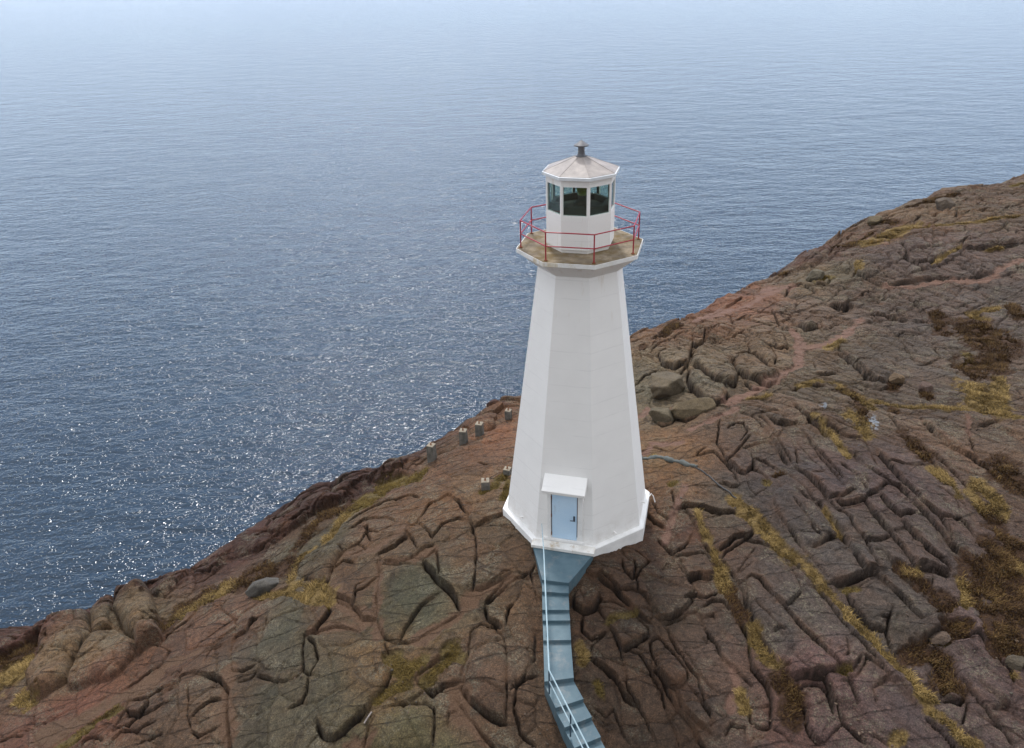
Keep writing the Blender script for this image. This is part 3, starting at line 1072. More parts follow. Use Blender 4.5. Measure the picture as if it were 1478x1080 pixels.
# rock colour by place
tp = []; tc = []
for ln in TONES.strip().splitlines():
    a, c = ln.split(); tp.append([float(v) for v in a.split(',')]); tc.append(lin([float(v) for v in c.split(',')]))
tp = np.array(tp); tg = to_ground(tp[:, 0], tp[:, 1]); tc = np.array(tc)
num = np.zeros(CX.shape + (3,)); den = np.zeros(CX.shape)
for p_, c_ in zip(tg, tc):
    wgt = 1 / ((CX - p_[0]) ** 2 + (CY - p_[1]) ** 2 + .4) ** 2.0; num += wgt[..., None] * c_; den += wgt
TG = num / den[..., None]
wX2 = X + .9 * fbm(X * .6, Y * .6, 4, 81); wY2 = Y + .9 * fbm(X * .6, Y * .6, 4, 82)
tone = np.stack([bil(cx, cy, TG[..., c], wX2, wY2) for c in range(3)], -1)
dark_red = lin([74, 50, 40])
kk = np.clip(fall / 1.2, 0, 1)[..., None] * (X < 2)[..., None]; tone = tone * (1 - kk) + dark_red * kk
tl = tone.mean(-1, keepdims=True); tone = (tl + (tone - tl) * .78) * (np.array([1.05, 1.0, .86]) + right[..., None] * np.array([-.03, -.04, .08])); kr = (MASK['R'] * (1 - soft))[..., None] * .9; tone = tone * (1 - kr) + dark_red * kr
c2 = (cid * 31.7) % 1; tone = tone * (1 + ((cid - .5) * .34)[..., None] * (1 - soft[..., None])) * (1 + (c2 - .5)[..., None] * np.array([.12, .0, -.08]) * (1 - soft[..., None]))

idx = np.arange(NX * NY).reshape(NY, NX)
quads = np.stack([idx[:-1, :-1], idx[:-1, 1:], idx[1:, 1:], idx[1:, :-1]], -1).reshape(-1, 4)
keep = (Z > -69).reshape(-1)[quads].any(1); quads = quads[keep]
me = bpy.data.meshes.new('headland'); me.vertices.add(NX * NY)
me.vertices.foreach_set('co', np.stack([X, Y, Z], -1).astype(np.float32).ravel())
me.loops.add(len(quads) * 4); me.loops.foreach_set('vertex_index', quads.astype(np.int32).ravel())
me.polygons.add(len(quads)); me.polygons.foreach_set('loop_start', np.arange(0, len(quads) * 4, 4, dtype=np.int32))
me.update(calc_edges=True)
me.polygons.foreach_set('use_smooth', np.ones(len(quads), bool))
def cattr(name, rgb):
    a = me.attributes.new(name, 'FLOAT_COLOR', 'POINT'); a.data.foreach_set('color', np.concatenate([rgb, np.ones(rgb.shape[:-1] + (1,))], -1).astype(np.float32).ravel())
cattr('tone', tone)
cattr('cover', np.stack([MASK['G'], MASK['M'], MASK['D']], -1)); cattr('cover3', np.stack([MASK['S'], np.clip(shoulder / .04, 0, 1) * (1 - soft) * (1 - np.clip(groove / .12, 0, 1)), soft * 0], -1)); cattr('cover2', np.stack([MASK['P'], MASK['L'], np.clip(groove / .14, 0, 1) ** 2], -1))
terrain = link(bpy.data.objects.new('headland', me)); tag(terrain, 'brown and purple grey jointed bedrock of the headland under the lighthouse', 'rock', kind='structure')

m, n, b = newmat('bedrock'); P_ = geo_pos(n)
def attr(name):
    a = n.nodes.new('ShaderNodeAttribute'); a.attribute_name = name; return a
at = attr('tone'); ac = attr('cover'); ac2 = attr('cover2'); ac3 = attr('cover3'); s3 = n.nodes.new('ShaderNodeSeparateColor'); n.links.new(ac3.outputs['Color'], s3.inputs[0])
s1 = n.nodes.new('ShaderNodeSeparateColor'); n.links.new(ac.outputs['Color'], s1.inputs[0])
s2 = n.nodes.new('ShaderNodeSeparateColor'); n.links.new(ac2.outputs['Color'], s2.inputs[0])
gain = ROCK_GAIN
base = mix(n, 1.0, at.outputs['Color'], (gain, gain, gain), 'MULTIPLY')
# stain patches, grey green crustose lichen, fine crystals
f = ramp(n, noise(n, 1.1, 7, .62, P_).outputs[0], [(.38, (0, 0, 0)), (.66, (1, 1, 1))]).outputs[0]
base = mix(n, f, base, mix(n, 1.0, base, (1.12, 1.03, .95), 'MULTIPLY'))
f = ramp(n, noise(n, .75, 8, .68, P_, .6).outputs[0], [(.5, (0, 0, 0)), (.62, (1, 1, 1))]).outputs[0]
f2 = ramp(n, noise(n, 14, 5, .7, P_).outputs[0], [(.45, (0, 0, 0)), (.58, (1, 1, 1))]).outputs[0]
ff = n.nodes.new('ShaderNodeMath'); ff.operation = 'MULTIPLY'; n.links.new(f, ff.inputs[0]); n.links.new(f2, ff.inputs[1])
ff2 = n.nodes.new('ShaderNodeMath'); ff2.operation = 'MULTIPLY'; n.links.new(ff.outputs[0], ff2.inputs[0]); ff2.inputs[1].default_value = .8
base = mix(n, ff2.outputs[0], base, tuple(lin([132, 126, 108]) * gain))
f = ramp(n, noise(n, 22, 4, .85, P_).outputs[0], [(.34, (.35, .35, .35)), (.5, (1, 1, 1)), (.68, (2.3, 2.2, 2.05))]).outputs[0]
base = mix(n, .8, base, f, 'MULTIPLY')
f = ramp(n, noise(n, 6, 6, .7, P_).outputs[0], [(.3, (.5, .48, .47)), (.5, (1, 1, 1)), (.7, (1.5, 1.46, 1.38))]).outputs[0]
base = mix(n, .9, base, f, 'MULTIPLY')
# weathered rust and pale ochre margins of the slabs
rw = n.nodes.new('ShaderNodeMath'); rw.operation = 'MULTIPLY'; n.links.new(s3.outputs[1], rw.inputs[0]); n.links.new(ramp(n, noise(n, .9, 6, .65, P_).outputs[0], [(.42, (0, 0, 0)), (.62, (.5, .5, .5))]).outputs[0], rw.inputs[1])
base = mix(n, rw.outputs[0], base, tuple(lin([150, 108, 78]) * gain))
# dark soil in the joints, with crack shade put into the same colour
joint_dark = n.nodes.new('ShaderNodeMath'); joint_dark.operation = 'MULTIPLY'; n.links.new(s2.outputs[2], joint_dark.inputs[0]); n.links.new(ramp(n, noise(n, 1.7, 5, .6, P_).outputs[0], [(.3, (.5, .5, .5)), (.6, (1, 1, 1))]).outputs[0], joint_dark.inputs[1])
base = mix(n, joint_dark.outputs[0], base, tuple(lin([56, 42, 31]) * gain))
# hairline fractures
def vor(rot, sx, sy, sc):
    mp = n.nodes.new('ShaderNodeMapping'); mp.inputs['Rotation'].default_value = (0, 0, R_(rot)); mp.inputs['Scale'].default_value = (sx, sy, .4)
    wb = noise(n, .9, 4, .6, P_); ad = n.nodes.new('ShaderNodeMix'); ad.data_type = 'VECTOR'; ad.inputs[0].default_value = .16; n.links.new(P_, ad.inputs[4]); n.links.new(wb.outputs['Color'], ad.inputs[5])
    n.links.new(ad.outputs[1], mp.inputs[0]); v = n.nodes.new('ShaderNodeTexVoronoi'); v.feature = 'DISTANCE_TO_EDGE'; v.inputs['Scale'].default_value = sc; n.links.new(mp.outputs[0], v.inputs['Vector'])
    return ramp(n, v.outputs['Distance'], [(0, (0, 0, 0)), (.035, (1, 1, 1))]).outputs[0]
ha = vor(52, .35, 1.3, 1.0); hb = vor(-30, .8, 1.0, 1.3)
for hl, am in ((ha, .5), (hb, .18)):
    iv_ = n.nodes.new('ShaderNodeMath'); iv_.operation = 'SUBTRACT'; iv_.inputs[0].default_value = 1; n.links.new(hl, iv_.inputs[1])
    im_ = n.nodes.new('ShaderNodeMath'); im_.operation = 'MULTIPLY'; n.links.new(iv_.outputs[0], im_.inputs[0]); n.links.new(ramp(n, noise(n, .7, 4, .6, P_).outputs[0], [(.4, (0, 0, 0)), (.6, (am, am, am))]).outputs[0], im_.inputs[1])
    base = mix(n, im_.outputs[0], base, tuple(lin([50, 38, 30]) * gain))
grit = ramp(n, noise(n, 22, 6, .75, P_).outputs[0], [(.3, tuple(lin([108, 78, 64]) * gain)), (.52, tuple(lin([144, 110, 94]) * gain)), (.72, tuple(lin([176, 146, 128]) * gain))]).outputs[0]
soil = ramp(n, noise(n, 20, 6, .75, P_).outputs[0], [(.3, tuple(lin([90, 66, 50]) * gain)), (.52, tuple(lin([120, 92, 70]) * gain)), (.72, tuple(lin([154, 124, 100]) * gain))]).outputs[0]
straw = ramp(n, noise(n, 18, 6, .75, P_).outputs[0], [(.3, tuple(lin([84, 66, 34]) * gain)), (.5, tuple(lin([140, 114, 66]) * gain)), (.72, tuple(lin([190, 164, 104]) * gain))]).outputs[0]
heath = ramp(n, noise(n, 16, 6, .75, P_).outputs[0], [(.3, tuple(lin([40, 26, 20]) * gain)), (.5, tuple(lin([78, 52, 32]) * gain)), (.74, tuple(lin([120, 90, 50]) * gain))]).outputs[0]
moss = ramp(n, noise(n, 14, 6, .7, P_).outputs[0], [(.3, tuple(lin([70, 58, 30]) * gain)), (.5, tuple(lin([116, 98, 56]) * gain)), (.74, tuple(lin([152, 132, 80]) * gain))]).outputs[0]
gf = n.nodes.new('ShaderNodeMath'); gf.operation = 'MULTIPLY'; n.links.new(s1.outputs[2], gf.inputs[0]); n.links.new(ramp(n, noise(n, 2.4, 6, .7, P_).outputs[0], [(.3, (.5, .5, .5)), (.52, (1, 1, 1))]).outputs[0], gf.inputs[1])
base = mix(n, gf.outputs[0], base, grit); base = mix(n, s3.outputs[0], base, soil); base = mix(n, s2.outputs[0], base, moss); base = mix(n, s1.outputs[0], base, straw); base = mix(n, s1.outputs[1], base, heath)
lf = n.nodes.new('ShaderNodeMath'); lf.operation = 'MULTIPLY'; n.links.new(s2.outputs[1], lf.inputs[0]); n.links.new(ramp(n, noise(n, 3.2, 5, .6, P_).outputs[0], [(.5, (0, 0, 0)), (.56, (1, 1, 1))]).outputs[0], lf.inputs[1])
base = mix(n, lf.outputs[0], base, (.26, .28, .31))
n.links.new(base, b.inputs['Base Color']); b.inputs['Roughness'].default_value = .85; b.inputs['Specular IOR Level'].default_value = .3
k0 = bump(n, None, ha, .8, .08); k0 = bump(n, None, hb, .5, .05, k0)
k1 = bump(n, None, noise(n, 5, 8, .7, P_).outputs[0], .65, .09, k0)
bump(n, b, noise(n, 20, 6, .8, P_).outputs[0], 1.0, .045, k1)
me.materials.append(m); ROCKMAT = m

# ------------------------------------------------------------------ sea
SEA_Z = -60.0
bm = bmesh.new()
rr = [0, 200, 800, 3000, 8000, 15000]; prev = None
for r in rr[1:]:
    ring = [bm.verts.new((r * math.cos(a * math.pi / 32), r * math.sin(a * math.pi / 32), SEA_Z)) for a in range(64)]
    if prev is None: bm.faces.new(ring)
    else:
        for k in range(64): bm.faces.new((prev[k], ring[k], ring[(k + 1) % 64], prev[(k + 1) % 64]))
    prev = ring
m, n, b = newmat('sea_water'); P_ = geo_pos(n)
def mapped(rot, sx, sy):
    mp = n.nodes.new('ShaderNodeMapping'); mp.inputs['Rotation'].default_value = (0, 0, R_(rot)); mp.inputs['Scale'].default_value = (sx, sy, 1); n.links.new(P_, mp.inputs[0]); return mp.outputs[0]
b.inputs['Base Color'].default_value = SEA_COL; b.inputs['Roughness'].default_value = SEA_ROUGH; b.inputs['IOR'].default_value = 1.333
h1 = noise(n, .10, 3, .5, mapped(-25, 1, 2.2)).outputs[0]
h2 = noise(n, .42, 1.5, .5, mapped(-32, 1, 1.9)).outputs[0]
h3 = noise(n, 1.25, 1, .5, mapped(-18, 1, 1.5)).outputs[0]
h4 = noise(n, 2.9, 0, .5, mapped(-40, 1, 1.2)).outputs[0]
h0 = noise(n, .035, 5, .6, mapped(8, 1, 1.6)).outputs[0]
k0 = bump(n, None, h0, 1, 1.5); k1 = bump(n, None, h1, 1, SEA_B[0], k0); k2 = bump(n, None, h2, 1, SEA_B[1], k1); k3 = bump(n, None, h3, 1, SEA_B[2], k2); bump(n, b, h4, 1, SEA_B[3], k3)
sea = obj('sea', bm, m); tag(sea, 'grey blue rippled sea with sun glints', 'sea', kind='structure')
# ------------------------------------------------------------------ materials of the built things
M_WALL = mat_worn('white_painted_concrete', (.85, .845, .83), (.885, .88, .865), 1.2, .75, 25, .35, (.66, .65, .62), 1.2, .66, .95)
# faint lift lines of the concrete pours
n = M_WALL.node_tree; b = n.nodes['Principled BSDF']; cur = b.inputs['Base Color'].links[0].from_socket
p_ = geo_pos(n); sx_ = n.nodes.new('ShaderNodeSeparateXYZ'); n.links.new(p_, sx_.inputs[0])
wob = n.nodes.new('ShaderNodeMath'); wob.operation = 'MULTIPLY_ADD'; n.links.new(noise(n, .8, 3, .5, p_).outputs[0], wob.inputs[0]); wob.inputs[1].default_value = .12; n.links.new(sx_.outputs[2], wob.inputs[2])
md_ = n.nodes.new('ShaderNodeMath'); md_.operation = 'PINGPONG'; n.links.new(wob.outputs[0], md_.inputs[0]); md_.inputs[1].default_value = .31
lf_ = ramp(n, md_.outputs[0], [(0, (1, 1, 1)), (.022, (0, 0, 0))]); ms_ = n.nodes.new('ShaderNodeMath'); ms_.operation = 'MULTIPLY'; n.links.new(lf_.outputs[0], ms_.inputs[0]); n.links.new(ramp(n, noise(n, .9, 4, .6, p_).outputs[0], [(.42, (0, 0, 0)), (.62, (.26, .26, .26))]).outputs[0], ms_.inputs[1])
cur2 = mix(n, ms_.outputs[0], cur, (.5, .5, .5))
mpw = n.nodes.new('ShaderNodeMapping'); mpw.inputs['Scale'].default_value = (1, 1, .06); n.links.new(p_, mpw.inputs[0])
run_ = ramp(n, noise(n, 5.5, 5, .7, mpw.outputs[0]).outputs[0], [(.58, (0, 0, 0)), (.72, (.5, .5, .5))])
hz_ = n.nodes.new('ShaderNodeMapRange'); n.links.new(sx_.outputs[2], hz_.inputs[0]); hz_.inputs[1].default_value = 8.2; hz_.inputs[2].default_value = 10.8
rm_ = n.nodes.new('ShaderNodeMath'); rm_.operation = 'MULTIPLY'; n.links.new(run_.outputs[0], rm_.inputs[0]); n.links.new(hz_.outputs[0], rm_.inputs[1])
cur3 = mix(n, rm_.outputs[0], cur2, (.52, .40, .27))
hb_ = n.nodes.new('ShaderNodeMapRange'); n.links.new(sx_.outputs[2], hb_.inputs[0]); hb_.inputs[1].default_value = 1.6; hb_.inputs[2].default_value = .5
dm_ = n.nodes.new('ShaderNodeMath'); dm_.operation = 'MULTIPLY'; n.links.new(ramp(n, noise(n, 3, 6, .7, p_).outputs[0], [(.45, (0, 0, 0)), (.7, (.45, .45, .45))]).outputs[0], dm_.inputs[0]); n.links.new(hb_.outputs[0], dm_.inputs[1])
n.links.new(mix(n, dm_.outputs[0], cur3, (.5, .45, .38)), b.inputs['Base Color'])
M_PLINTH = mat_worn('white_plinth_paint', (.76, .76, .75), (.88, .88, .87), 2.5, .75, 30, .5, (.5, .45, .38), 2.2, .62, .8)
M_LEDGE = mat_worn('stained_white_ledge', (.66, .64, .6), (.82, .81, .78), 3, .8, 40, .4, (.5, .4, .28), 3.0, .52, .7)
M_DECK = mat_worn('weathered_deck_concrete', (.13, .10, .065), (.27, .215, .145), 2.6, .9, 50, .5, (.13, .085, .025), 1.6, .46, .62)
M_EDGE = mat_worn('lichen_stained_deck_edge', (.7, .69, .66), (.82, .82, .81), 3, .8, 40, .4, (.5, .38, .16), 1.1, .54, .68)
M_RED = mat_worn('red_railing_paint', (.30, .008, .022), (.38, .014, .034), 8, .4, 90, .1, (.2, .03, .02), 9, .6, .8)
M_RUST = mat_worn('rusty_iron', (.12, .04, .015), (.25, .1, .03), 12, .85, 90, .4)
M_ROOF = mat_worn('weathered_sheet_roof', (.27, .24, .225), (.40, .355, .33), 3, .6, 30, .2, (.24, .21, .2), 2.2, .5, .7)
M_FASCIA = mat_worn('pale_blue_white_trim', (.66, .70, .74), (.78, .81, .84), 3, .45, 60, .1)
M_VENT = mat_worn('grey_vent_metal', (.1, .1, .11), (.17, .17, .18), 6, .5, 60, .2)
M_DARK = mat_worn('dark_interior', (.025, .03, .03), (.05, .055, .05), 3, .8, 60, .1)  # dark interior colour; on the mullions it stands for their unlit inner sides
M_BLUE = mat_worn('blue_grey_stair_paint', (.055, .105, .135), (.09, .148, .178), 1.6, .6, 30, .35, (.15, .175, .185), 2.0, .54, .72)
M_RAIL = mat_worn('pale_blue_pipe_paint', (.28, .40, .46), (.38, .50, .56), 6, .45, 60, .2, (.2, .14, .1), 14, .66, .74)
M_POST = mat_worn('dark_blue_pipe_paint', (.03, .06, .09), (.06, .1, .14), 6, .5, 60, .2)
M_DOOR = mat_worn('sky_blue_door_paint', (.52, .72, .92), (.58, .77, .95), 1.5, .45, 40, .15, (.4, .52, .64), 3, .6, .8)
M_HANDLE = mat_worn('dark_handle_metal', (.03, .035, .05), (.05, .055, .07), 6, .4, 60, .1)
M_PIER = mat_worn('weathered_pier_concrete', (.09, .085, .075), (.17, .16, .14), 4, .95, 30, .8, (.06, .06, .05), 3, .5, .65)
M_PTOP = mat_worn('pale_pier_cap', (.20, .17, .13), (.28, .24, .18), 5, .95, 40, .5)
M_MORTAR = mat_worn('grey_mortar', (.08, .09, .085), (.13, .14, .13), 3, .9, 30, .6)
M_CABLE = mat_worn('black_cable_sheath', (.012, .012, .014), (.03, .03, .032), 6, .5, 40, .1)
M_WOOD = mat_worn('bleached_driftwood', (.2, .17, .16), (.32, .28, .26), 9, .9, 60, .4)
def m_glass():
    m, n, b = newmat('tinted_lantern_glass'); n.nodes.remove(b)
    o = n.nodes['Material Output']; t = n.nodes.new('ShaderNodeBsdfTransparent'); t.inputs[0].default_value = (.83, .91, .88, 1)
    g = n.nodes.new('ShaderNodeBsdfGlossy'); g.inputs['Roughness'].default_value = .03; g.inputs[0].default_value = (.9, .95, .95, 1)
    ge = n.nodes.new('ShaderNodeNewGeometry'); dt = n.nodes.new('ShaderNodeVectorMath'); dt.operation = 'DOT_PRODUCT'; n.links.new(ge.outputs['Incoming'], dt.inputs[0]); n.links.new(ge.outputs['Normal'], dt.inputs[1])
    def mth(op, a, b_):
        q = n.nodes.new('ShaderNodeMath'); q.operation = op
        for v, s_ in ((a, q.inputs[0]), (b_, q.inputs[1])):
            if hasattr(v, 'is_linked'): n.links.new(v, s_)
            else: s_.default_value = v
        return q
    ab = mth('ABSOLUTE', dt.outputs['Value'], 0); inv = mth('SUBTRACT', 1.0, ab.outputs[0]); pw = mth('POWER', inv.outputs[0], 4.0); fr0 = mth('MULTIPLY', pw.outputs[0], .6); fr = mth('ADD', fr0.outputs[0], .05)
    mx = n.nodes.new('ShaderNodeMixShader'); n.links.new(fr.outputs[0], mx.inputs[0]); n.links.new(t.outputs[0], mx.inputs[1]); n.links.new(g.outputs[0], mx.inputs[2]); n.links.new(mx.outputs[0], o.inputs[0]); return m
M_GLASS = m_glass()
m, n, b = newmat('green_beacon_lens'); b.inputs['Base Color'].default_value = (.16, .2, .03, 1); b.inputs['Roughness'].default_value = .12; M_LENS = m

# ------------------------------------------------------------------ lighthouse
A8 = math.cos(math.pi / 8)
L = empty('lighthouse', (0, 0, 0)); tag(L, 'white octagonal concrete lighthouse with red gallery railing and pale blue door', 'lighthouse')
bm = bmesh.new(); rings(bm, [octa(2.852, .5), octa(1.469, 10.591)], (True, False)); obj('tower_wall', bm, M_WALL, L)
bm = bmesh.new(); rings(bm, [octa(1.469, 10.591), octa(2.14, 11.136)], (False, False)); obj('gallery_bracket', bm, M_WALL, L)
bm = bmesh.new(); rings(bm, [octa(3.02, -1.2), octa(3.033, .47), octa(3.0, .5), octa(2.80, .515)], (True, True)); obj('plinth', bm, M_PLINTH, L)
fa = PH + 1.5 * math.pi / 4                                                # front face
fn = Vector((math.cos(fa), math.sin(fa), 0)); ft = Vector((-math.sin(fa), math.cos(fa), 0)); up = Vector((0, 0, 1)); O = Vector((0, 0, 0))
def fbox(bm, u0, u1, d0, d1, z0, z1): boxl(bm, O, ft, fn, up, u0, u1, d0, d1, z0, z1)
def fpt(u, d, z): return tuple(ft * u + fn * d + up * z)
# landing ledge in front of the door
bm = bmesh.new()
hull(bm, [fpt(-1.19, 2.70, .36), fpt(1.19, 2.70, .36), fpt(1.19, 3.04, .36), fpt(-1.19, 3.04, .36)], [fpt(-1.19, 2.70, .524), fpt(1.19, 2.70, .524), fpt(1.19, 3.04, .49), fpt(-1.19, 3.04, .49)])
obj('threshold_ledge', bm, M_LEDGE, L, bevel=.012)
# door set in a projecting casing
bm = bmesh.new()
for u0, u1, z0, z1 in ((-.64, -.50, .60, 2.86), (.50, .68, .60, 2.86), (-.50, .50, 2.72, 2.86)): fbox(bm, u0, u1, 2.2, 2.665, z0, z1)
fbox(bm, -.78, .74, 2.45, 2.69, .517, .645)
obj('door_casing', bm, M_PLINTH, L, bevel=.01)
bm = bmesh.new(); fbox(bm, -.498, .498, 2.3, 2.60, .646, 2.718); obj('door_frame', bm, mat_worn('rust_grey_door_frame', (.1, .1, .12), (.16, .14, .14), 8, .7), L)
bm = bmesh.new(); fbox(bm, -.462, .462, 2.601, 2.64, .66, 2.69); door = obj('door', bm, M_DOOR, L, bevel=.006)
bm = bmesh.new(); fbox(bm, .34, .40, 2.641, 2.665, 1.55, 1.78); tube(bm, [fpt(.37, 2.66, 1.62), fpt(.37, 2.72, 1.62), fpt(.23, 2.72, 1.61)], .014, 8); obj('handle', bm, M_HANDLE, door)
for z in (.85, 1.7, 2.5):
    bm = bmesh.new(); tube(bm, [fpt(-.478, 2.655, z - .07), fpt(-.478, 2.655, z + .07)], .016, 8); obj('hinge', bm, M_RUST, door)
bm = bmesh.new()                                                       # sloped rain hood
hull(bm, [fpt(-.80, 2.24, 3.02), fpt(.78, 2.24, 3.02), fpt(.78, 2.86, 2.80), fpt(-.80, 2.86, 2.80)], [fpt(-.80, 2.20, 3.34), fpt(.78, 2.20, 3.34), fpt(.78, 2.88, 2.93), fpt(-.80, 2.88, 2.93)])
obj('door_hood', bm, M_WALL, L, bevel=.015)
# drain stubs low on the wall
def stub(k, u, z):
    a = PH + (k + .5) * math.pi / 4; nn = Vector((math.cos(a), math.sin(a), 0)); tt = Vector((-math.sin(a), math.cos(a), 0))
    ap = (2.852 - (2.852 - 1.469) * (z - .5) / 10.091) * A8
    p = nn * (ap - .05) + tt * u + up * z; bm = bmesh.new(); tube(bm, [p, p + nn * .16, p + nn * .17 - up * .03], .035, 10); obj('drain_stub', bm, M_WALL, L)
stub(0, .05, .78); stub(2, -.1, .72); stub(3, -.1, .9)
c4 = Vector(octa(3.05, 0)[4]); bm = bmesh.new()
tube(bm, [c4 + Vector((-.1, -.25, .42)), c4 + Vector((.02, -.12, .5)), c4 + Vector((.1, -.18, .42)), c4 + Vector((.16, -.3, .2))], .02, 8); obj('strap_end', bm, M_PLINTH, L)
# gallery
bm = bmesh.new(); rings(bm, [octa(2.12, 11.134), octa(2.197, 11.15), octa(2.197, 11.285)], (True, True)); obj('gallery_edge', bm, M_EDGE, L)
bm = bmesh.new(); rings(bm, [octa(2.16, 11.2), octa(2.175, 11.288), octa(2.1, 11.297)], (True, True)); obj('gallery_floor', bm, M_DECK, L)
RR = 2.03
bm = bmesh.new(); pt = octa(RR, 12.236); pm = octa(RR, 11.78)
for k in range(8):
    tube(bm, [pt[k], pt[(k + 1) % 8]], .021, 8); tube(bm, [pm[k], pm[(k + 1) % 8]], .02, 8)
rail = obj('railing', bm, M_RED, L)
for k in range(8):
    x, y, _ = pt[k]; bm = bmesh.new(); tube(bm, [(x, y, 11.30), (x, y, 12.245)], .022, 8)
    obj('post', bm, M_RED, rail); bm = bmesh.new(); tube(bm, [(x, y, 11.296), (x, y, 11.325)], .065, 10); obj('post_foot', bm, M_RUST, rail)
# lantern room
LR = 1.16
bm = bmesh.new(); rings(bm, [octa(1.10, 11.29), octa(1.12, 11.37), octa(LR, 11.42), octa(LR, 12.54), octa(LR - .06, 12.55)], (True, True)); obj('lantern_wall', bm, M_WALL, L)
bm = bmesh.new(); rings(bm, [octa(LR, 13.47), octa(LR, 13.72), octa(LR - .07, 13.72), octa(LR - .07, 13.47), octa(LR, 13.47)], (False, False)); obj('lantern_header', bm, M_WALL, L)
pb = octa(LR - .004, 12.53); pi_ = octa(LR - .11, 12.53)
for k in range(8):
    a = PH + k * math.pi / 4; c = Vector((math.cos(a), math.sin(a), 0)); s = Vector((-math.sin(a), math.cos(a), 0)); bm = bmesh.new()
    pl = [c * (LR - .001), c * (LR - .03) + s * .058, c * (LR - .075) + s * .045, c * (LR - .075) - s * .045, c * (LR - .03) - s * .058]
    hull(bm, [p + up * 12.535 for p in pl], [p + up * 13.475 for p in pl]); mu = obj('mullion', bm, M_WALL, L)
    bm = bmesh.new(); pl = [c * (LR - .077) + s * .04, c * (LR - .12) + s * .03, c * (LR - .12) - s * .03, c * (LR - .077) - s * .04]
    hull(bm, [p + up * 12.56 for p in pl], [p + up * 13.47 for p in pl]); obj('inner_shade', bm, M_DARK, mu)  # dark strip: unlit look of the inner face put into the colour
    a = PH + (k + .5) * math.pi / 4; nn = Vector((math.cos(a), math.sin(a), 0)); tt = Vector((-math.sin(a), math.cos(a), 0))
    hw = LR * math.sin(math.pi / 8) - .045; ap = LR * A8 - .035; bm = bmesh.new()
    boxl(bm, O, tt, nn, up, -hw, hw, ap - .006, ap, 12.552, 13.468); obj('window_pane', bm, M_GLASS, L)
bm = bmesh.new(); rings(bm, [octa(LR - .08, 13.46), octa(LR - .08, 13.70)], (False, True)); obj('lantern_ceiling', bm, M_DARK, L)
bm = bmesh.new(); rings(bm, [octa(LR - .09, 12.56), octa(LR - .10, 12.60)], (True, True)); rings(bm, [octa(LR - .12, 12.60), octa(LR - .14, 12.78), octa(LR - .30, 12.80), octa(LR - .32, 12.60)], (False, False)); obj('lantern_floor', bm, M_DARK, L)
lamp = None
bm = bmesh.new(); tube(bm, [(0.05, 0, 12.6), (0.05, 0, 12.72), (.05, 0, 12.8), (.05, 0, 12.95)], [.3, .28, .14, .14], 20); lamp = obj('beacon_pedestal', bm, M_DARK, L)
bm = bmesh.new(); tube(bm, [(0.05, 0, 12.95 + .03 * i) for i in range(16)], [.13 + (.02 if i % 2 else 0) + .05 * math.sin(i / 15 * math.pi) for i in range(16)], 24); obj('lens', bm, M_LENS, lamp)
# roof
bm = bmesh.new(); rings(bm, [octa(1.18, 13.72), octa(1.285, 13.70), octa(1.285, 13.793), octa(1.2, 13.815)], (True, True)); obj('eaves_trim', bm, M_FASCIA, L)
bm = bmesh.new(); rings(bm, [octa(1.255, 13.797), octa(1.25, 13.812), octa(.13, 14.235)], (True, True)); roof = obj('roof', bm, M_ROOF, L)
for k in range(8):
    a = PH + k * math.pi / 4; e_ = Vector((math.cos(a), math.sin(a), 0)); bm = bmesh.new(); tube(bm, [e_ * 1.245 + up * 13.815, e_ * .16 + up * 14.226], .009, 6); obj('ridge_seam', bm, M_ROOF, roof)
bm = bmesh.new(); tube(bm, [(0, 0, 14.2), (0, 0, 14.235), (0, 0, 14.25), (0, 0, 14.30), (0, 0, 14.52), (0, 0, 14.55)], [.19, .19, .13, .115, .10, .13], 20); tube(bm, [(0, 0, 14.535), (0, 0, 14.56), (0, 0, 14.575), (0, 0, 14.70), (0, 0, 14.725)], [.235, .245, .235, .03, .008], 24); obj('roof_vent', bm, M_VENT, L)

# ------------------------------------------------------------------ stair
ST = empty('concrete_stair', tuple(on_z(802, 842, 0))); tag(ST, 'blue grey painted concrete stair bending down from the lighthouse door', 'stair')
so_ = Vector(ST.location)
def step_mesh(name, quad, z, dep, par=ST):
    """quad: back-left, back-right, front-right, front-left of the tread, in photograph px"""
    top = [Vector(on_z(a, c_, z)) - so_ for a, c_ in quad]; bm = bmesh.new()
    hull(bm, [v - Vector((0, 0, dep)) for v in top], top); return obj(name, bm, M_BLUE, par, bevel=.008)
q = [Vector(fpt(-1.15, 2.9, .35)) - so_, Vector(fpt(1.15, 2.9, .35)) - so_, Vector(on_z(821, 841.5, .35)) - so_, Vector(on_z(782.5, 837, .35)) - so_]
bm = bmesh.new(); hull(bm, [v - Vector((0, 0, .9)) for v in q], q); obj('landing', bm, M_BLUE, ST, bevel=.01)
lines_ = [((782.4, 837), (821, 841.5)), ((782.4, 854), (821, 856.5)), ((782.8, 880.5), (821.8, 880.5)), ((783.4, 896), (823, 895.7)), ((784.2, 924.5), (824.3, 924)), ((785.8, 984), (828.2, 978.5)),
          ((802, 1022), (842.3, 1009)), ((815.2, 1050.3), (854.5, 1035)), ((829, 1080), (867.5, 1063.7)), ((843, 1110), (881, 1092.5)), ((857, 1140), (895, 1121.5))]
zs_ = [.35, .21, .07, -.06, -.2, -.34, -.52, -.70, -.88, -1.06, -1.24]
